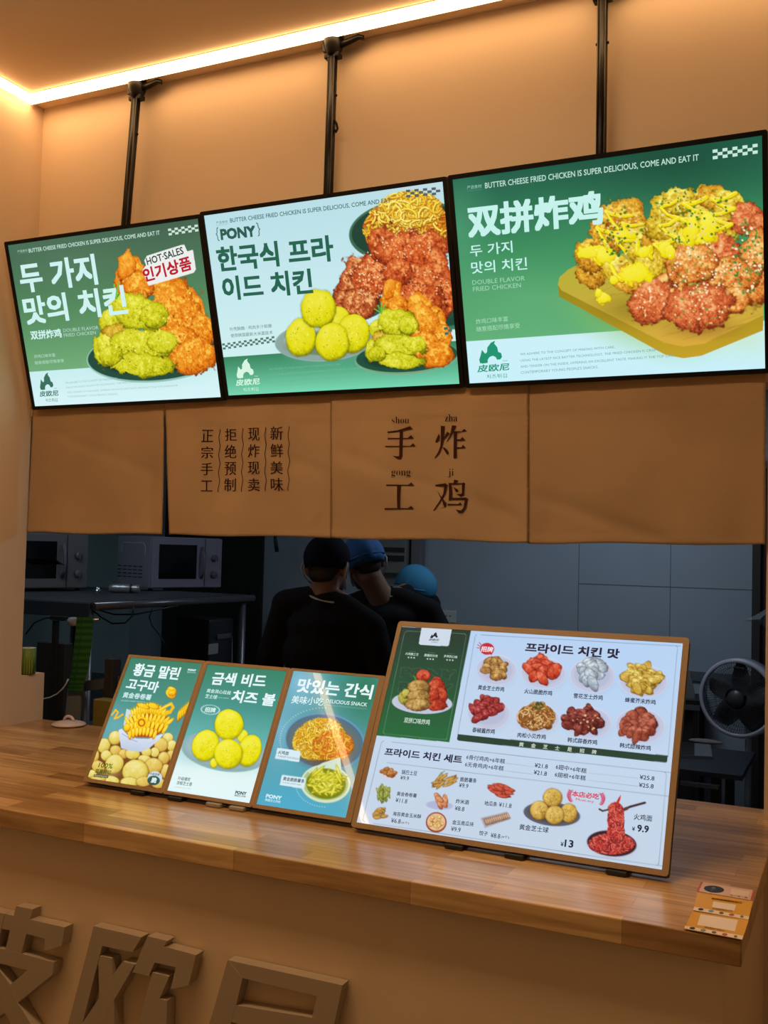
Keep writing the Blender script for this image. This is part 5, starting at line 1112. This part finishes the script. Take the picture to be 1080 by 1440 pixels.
bm = bmesh.new(); lathe(bm, [(0, 0), (.16, 0), (.16, .012), (.05, .03), (.02, .05), (0, .05)], (px_, py_, 0), 32); obj('base', bm, FAND, t)
# desk with laptop
t = thing('desk', 'dark desk at the right of the kitchen below the fan', 'desk', (1.85, 2.05, 0))
DTM = mat('dark_desk_top', (.028, .032, .045), .4); bm = bmesh.new(); box(bm, (1.35, 1.78, .725), (2.31, 2.36, .75), bev=.004); obj('desk_top', bm, DTM, t)
for x, y in ((1.38, 1.81), (2.20, 1.81), (1.38, 2.33), (2.20, 2.33)):
    bm = bmesh.new(); box(bm, (x-.02, y-.02, 0), (x+.02, y+.02, .725)); obj('leg', bm, BLACKP, t)
a_, b__ = on_y(957, 1079, 1.74), on_y(1011, 1085, 1.74); bm = bmesh.new(); box(bm, (a_.x, 1.735, .690), (b__.x, 1.775, .700)); box(bm, (a_.x, 1.733, .688), (b__.x, 1.738, .703), 1); obj('keyboard_tray', bm, [DTM, STEEL], t)
q = [on_z(x, y, .75) for x, y in ((956, 1066), (1002, 1068), (999, 1051), (958, 1047))]
t = thing('laptop', 'grey slim laptop base lying on the dark desk', 'laptop', tuple((q[0]+q[2])/2)); bm = bmesh.new(); prism(bm, q, (0, 0, .014)); obj('base', bm, mat('grey_laptop', (.16, .17, .19), .4), t)
e = [q[0]*.98+q[3]*.02, q[0]*.55+q[1]*.45, q[3]*.55+q[2]*.45, q[3]*.98+q[0]*.02]; bm = bmesh.new(); prism(bm, [p+Vector((0, 0, .0142)) for p in e], (0, 0, .0012)); obj('keyboard', bm, BLACKP, t)
c_ = on_z(992, 1047, .75); bm = bmesh.new(); ball(bm, (c_.x, c_.y+.02, .762), (.085, .03, .012)); tag(obj('folded_cloth', bm, mat('pinkish_cloth', (.20, .17, .17), .8)), 'pale pinkish folded cloth on the desk behind the laptop', 'cloth')
# low rack against the rear wall
t = thing('low_rack', 'low dark rack against the rear wall left of the fan', 'rack', (1.6, 2.75, 0)); z = on_y(975, 985, 2.6).z
bm = bmesh.new(); box(bm, (1.1, 2.6, z-.02), (2.02, 2.88, z)); obj('rack_top', bm, BLACKP, t)
bm = bmesh.new(); box(bm, (1.1, 2.6, z-.05), (2.02, 2.612, z-.022)); obj('front_bar', bm, mat('grey_rail', (.075, .075, .085), .5), t)
for x in (1.12, 2.0):
    for y in (2.62, 2.86):
        bm = bmesh.new(); box(bm, (x-.012, y-.012, 0), (x+.012, y+.012, z-.02)); obj('leg', bm, BLACKP, t)
bm = bmesh.new(); box(bm, (1.14, 2.64, .05), (1.98, 2.86, z-.08)); obj('back_panel', bm, mat('near_black', (.012, .012, .014), .6), t)
t = thing('tilted_screen', 'thin dark screen leaning on the low rack beside the fan', 'screen', (1.93, 2.7, z))
bm = bmesh.new(); prism(bm, [on_y(963, 982, 2.68), on_y(978, 982, 2.68), on_y(970, 943, 2.74), on_y(963, 943, 2.74)], (0, .012, 0)); obj('panel', bm, BLACKP, t)

# ------------------------------------------------------------------ the three workers
SKIN = mat('skin', (.19, .105, .07), .5); SHIRT = mat('black_cotton', (.010, .010, .012), .9, spec=.1, bump=.2, bscale=14); TROU = mat('dark_trousers', (.014, .014, .018), .9, spec=.1); HAIR = mat('black_hair', (.010, .008, .007), .5); MASK = mat('mask_white', (.42, .44, .46), .8); SHOE = mat('dark_shoes', (.012, .012, .012), .5)
NAVY = mat('navy_cap_cloth', (.006, .007, .016), .9, spec=.1, bump=.2, bscale=20)
def worker(label, base, heading, lean, head, hz, arms, cap, bluish, cap_tilt=0, tilt=0, cs=1):
    """heading = direction faced (degrees from +x). lean = (forward, right) shear of the upper body.
    head = head centre in world; hz = (yaw, pitch, roll) of the head from the heading; arms = elbow/wrist pairs in local space"""
    h = math.radians(heading); Fd = Vector((math.cos(h), math.sin(h), 0)); Rt = Vector((math.sin(h), -math.cos(h), 0)); B = Vector((*base, 0))
    def P(l, f, z):
        k = max(0, z-.92); z = z-tilt*l*min(1, max(0, (z-1.05)/.3)); return B+Rt*(l+lean[1]*k)+Fd*(f+lean[0]*k)+Vector((0, 0, z-.12*(lean[0]**2+lean[1]**2)*k))
    Mb = Matrix((( Rt.x, Fd.x, 0), (Rt.y, Fd.y, 0), (0, 0, 1)))
    Hm = Mb @ Matrix.Rotation(hz[0], 3, 'Z') @ Matrix.Rotation(hz[1], 3, 'X') @ Matrix.Rotation(hz[2], 3, 'Y'); Hc = Vector(head)
    def H(x, y, z): return Hc+Hm @ Vector((x, y, z))
    root = thing('person', label, 'person', tuple(B), 0, None)
    # body: one skin
    bm = bmesh.new()
    for s in (-1, 1):
        limb(bm, P(s*.09, 0, .90), P(s*.10, .02, .49), .082, .056); limb(bm, P(s*.10, .02, .49), P(s*.105, -.02, .085), .055, .036); limb(bm, P(s*.105, -.035, .05), P(s*.12, .13, .035), .040, .030)
        limb(bm, P(s*.05, -.01, 1.47), P(s*.175, -.005, 1.405), .044, .048)
        sh, el, wr = P(s*.185, 0, 1.385), P(*arms[0 if s < 0 else 1][0]), P(*arms[0 if s < 0 else 1][1])
        limb(bm, sh, el, .050, .038); limb(bm, el, wr, .038, .025)
        d = (wr-el).normalized(); sd = Rt*s; up = sd.cross(d).normalized()*s; pm = wr+d*.045
        limb(bm, wr, wr+d*.04, .024, .026); 
        for o_ in (-.022, -.008, .008, .022): limb(bm, wr+d*.03+sd*o_*.8, wr+d*.085+sd*o_, .014, .011)
        for o_, l in ((-.027, .062), (-.009, .078), (.010, .074), (.027, .058)):
            k = wr+d*.085+sd*o_; m_ = k+d*l*.5-up*.008; limb(bm, k, m_, .0095, .0085); limb(bm, m_, m_+d*l*.38-up*.026, .0085, .0068)
        tb = wr+d*.03-sd*.026; tm = tb+d*.032-sd*.028-up*.008; limb(bm, tb, tm, .012, .0105); limb(bm, tm, tm+d*.03-sd*.004-up*.012, .0105, .0085)
    for (l, f, z), r in (((0, 0, .95), (.16, .115, .12)), ((0, 0, 1.10), (.142, .10, .13)), ((0, 0, 1.27), (.168, .115, .15)), ((0, -.005, 1.37), (.15, .095, .08))): ball(bm, P(l, f, z), r, rot=Mb)
    limb(bm, P(0, -.012, 1.40), H(0, -.015, -.055), .060, .054); limb(bm, H(0, -.02, -.06), H(0, -.015, .0), .054, .058)
    for c, r in (((0, -.012, .032), (.074, .094, .088)), ((0, .030, -.028), (.058, .062, .080)), ((0, .044, -.072), (.041, .043, .034)), ((0, .084, .024), (.050, .014, .011)), ((0, .092, -.060), (.024, .011, .006)), ((0, .090, -.070), (.022, .011, .006)), ((.036, .068, -.022), (.024, .022, .018)), ((-.036, .068, -.022), (.024, .022, .018))): ball(bm, H(*c), r, rot=Hm)
    limb(bm, H(0, .090, .008), H(0, .108, -.028), .008, .012)
    for s in (-1, 1): ball(bm, H(s*.077, -.008, -.012), (.010, .022, .032), rot=Hm); ball(bm, H(s*.086, -.016, -.006), (.006, .014, .024), rot=Hm)
    o = mesh_obj('body', remeshed(bm, .0075, 2), SKIN); o.parent = root; o.matrix_parent_inverse = root.matrix_world.inverted()
    def add(name, me_or_bm, m, vox=None):
        if vox: x = mesh_obj(name, remeshed(me_or_bm, vox, 3), m); x.parent = root; x.matrix_parent_inverse = root.matrix_world.inverted()
        else: x = obj(name, me_or_bm, m, root)
        return x
    for s in (-1, 1):
        bm = bmesh.new(); ball(bm, H(s*.031, .079, .008), .0125, rot=Hm); add('eye', bm, mat('eye_dark', (.08, .07, .06), .2))
    # T-shirt
    bm = bmesh.new()
    for (l, f, z), r in (((0, 0, .93), (.178, .135, .11)), ((0, 0, 1.08), (.168, .128, .14)), ((0, 0, 1.25), (.184, .134, .16)), ((0, -.008, 1.36), (.17, .115, .085))): ball(bm, P(l, f, z), r, rot=Mb)
    for s in (-1, 1):
        sh, el = P(s*.185, 0, 1.385), P(*arms[0 if s < 0 else 1][0]); limb(bm, P(s*.05, -.012, 1.458), P(s*.185, -.005, 1.400), .054, .062); limb(bm, sh, sh.lerp(el, .72), .063, .060)
    limb(bm, P(0, -.012, 1.40), P(0, -.010, 1.445), .076, .072); add('shirt', bm, SHIRT, .011)
    bm = bmesh.new(); ball(bm, P(0, 0, .90), (.172, .128, .11), rot=Mb)
    for s in (-1, 1): limb(bm, P(s*.09, 0, .88), P(s*.10, .02, .49), .092, .070); limb(bm, P(s*.10, .02, .49), P(s*.105, -.015, .10), .070, .060)
    add('trousers', bm, TROU, .012)
    for s in (-1, 1):
        bm = bmesh.new(); limb(bm, P(s*.105, -.045, .048), P(s*.122, .15, .036), .048, .036); add('shoe', bm, SHOE, .008)
    # hair on the back of the head
    bm = bmesh.new(); ball(bm, H(0, -.020, .033), (.0785, .0950, .0905), rot=Hm); ball(bm, H(0, -.050, -.026), (.058, .042, .046), rot=Hm); add('hair', bm, HAIR, .006)
    # cap
    bm = bmesh.new(); q = bmesh.ops.create_uvsphere(bm, u_segments=32, v_segments=18, radius=1)
    kill = [v for v in bm.verts if v.co.z < -.42]; bmesh.ops.delete(bm, geom=kill, context='VERTS')
    for v in bm.verts:
        a = math.atan2(v.co.y, v.co.x); c = v.co
        if cap == 'baseball': k_ = 1+.12*min(0, c.z); v.co = Vector((c.x*.091*k_, c.y*.108*k_-.008, .032+c.z*(.098 if c.z > 0 else .12 if c.y < 0 else .03)))
        else:
            puff = 1+(.03*math.sin(11*a)+.02*math.sin(17*a+2))*max(0, 1-abs(c.z)*1.1); k_ = 1+.14*min(0, c.z); v.co = Vector((c.x*.092*puff*k_, c.y*(.114 if c.y < 0 else .104)*puff*k_-.010, .026+c.z*(.106 if c.z > 0 else .14 if c.y < 0 else .03)))
            if cap == 'bouffant' and c.y < 0: g_ = max(0, -c.y)*(1-max(0, c.z)); v.co.y -= .045*g_; v.co.z -= .05*g_
    for f in bm.faces: f.smooth = True
    if cs != 1: bmesh.ops.scale(bm, vec=(cs, cs, cs), verts=bm.verts[:])
    bmesh.ops.solidify(bm, geom=bm.faces[:], thickness=.003); Mh = Matrix.Translation(Hc) @ Hm.to_4x4() @ Matrix.Rotation(cap_tilt, 4, 'X'); bmesh.ops.transform(bm, matrix=Mh, verts=bm.verts[:])
    cp = add('cap', bm, bluish)
    if cap == 'baseball':
        bm = bmesh.new(); V_ = []
        for i in range(9):
            a = math.radians(-62+15.5*i); V_.append([bm.verts.new(H(.088*math.sin(a)*(1-.1*k), .098*math.cos(a)+k*.075*math.cos(a*.8), .020-.016*k-.01*abs(math.sin(a)))) for k in (0, .5, 1)])
        for A1, B1 in zip(V_, V_[1:]):
            for j in range(2): bm.faces.new((A1[j], A1[j+1], B1[j+1], B1[j])).smooth = True
        bmesh.ops.solidify(bm, geom=bm.faces[:], thickness=.003); x = obj('brim', bm, bluish); x.parent = cp; x.matrix_parent_inverse = cp.matrix_world.inverted()
        bm = bmesh.new(); ball(bm, H(0, -.008, .129), (.007, .007, .005), rot=Hm); x = obj('button', bm, bluish); x.parent = cp
    else:
        bm = bmesh.new(); Rc = Matrix.Rotation(cap_tilt, 3, 'X'); tube(bm, [H(*(Rc @ Vector((.0915*math.cos(k*PI/16), .108*math.sin(k*PI/16)-.010, .012)))) for k in range(32)], .005, 6, closed=True); x = obj('hem', bm, bluish); x.parent = cp
    # face mask and its ear loops
    bm = bmesh.new(); V_ = []
    for i in range(11):
        a = math.radians(-66+13.2*i); V_.append([bm.verts.new(H(.070*math.sin(a)*k2, .008+k1*math.cos(a), zz)) for zz, k1, k2 in ((-.008, .098, .95), (-.034, .114, 1), (-.062, .100, .98), (-.098, .070, .82))])
    for A1, B1 in zip(V_, V_[1:]):
        for j in range(3): bm.faces.new((A1[j], A1[j+1], B1[j+1], B1[j])).smooth = True
    bmesh.ops.solidify(bm, geom=bm.faces[:], thickness=.002); mk = add('face_mask', bm, MASK)
    for s in (-1, 1):
        bm = bmesh.new(); tube(bm, [H(s*.066, .050, -.012), H(s*.082, .014, .010), H(s*.093, -.020, .018), H(s*.096, -.036, -.006), H(s*.088, -.030, -.036), H(s*.080, .005, -.056), H(s*.064, .046, -.080)], .0036, 6); x = obj('ear_loop', bm, MASK); x.parent = mk
    # apron neck tape
    bm = bmesh.new(); tube(bm, [P(.085*math.sin(a), -.012-.062*math.cos(a), 1.462+.018*math.cos(a)*-1+.02) for a in [math.radians(-80+16*k) for k in range(11)]], .0042, 6); add('neck_tape', bm, MASK)
    return root
W1P = on_y(457, 796, .70); W2P = on_y(512, 792, 1.22); W3P = on_y(580, 829, 1.95)
worker('person in dark navy cap and black T-shirt, seen from behind, nearest worker', (W1P.x+.02, .68), 92, (.05, .0), (W1P.x, .72, W1P.z-.005), (.05, -.10, 0), (((-.27, .0, 1.12), (-.17, .17, 1.05)), ((.27, .0, 1.12), (.17, .17, 1.05))), 'baseball', NAVY, tilt=.20)
worker('person in blue cap and black T-shirt, head bent left, second worker', (W2P.x+.22, 1.27), 100, (.10, -.26), tuple(W2P), (.55, -.30, -.25), (((-.27, .02, 1.12), (-.15, .16, 1.04)), ((.27, .02, 1.12), (.15, .16, 1.04))), 'tied', mat('blue_cap_cloth', (.010, .085, .27), .8, bump=.3, bscale=12))
worker('person in light blue hair cover, masked, bent forward facing left, farthest worker', (W3P.x+.22, 1.89), 176, (.42, .0), tuple(W3P), (.05, -.22, 0), (((-.26, .16, 1.14), (-.14, .32, 1.04)), ((.26, .16, 1.14), (.14, .32, 1.04))), 'bouffant', mat('light_blue_cap_cloth', (.025, .19, .36), .8, bump=.35, bscale=14), .36, cs=1.0)
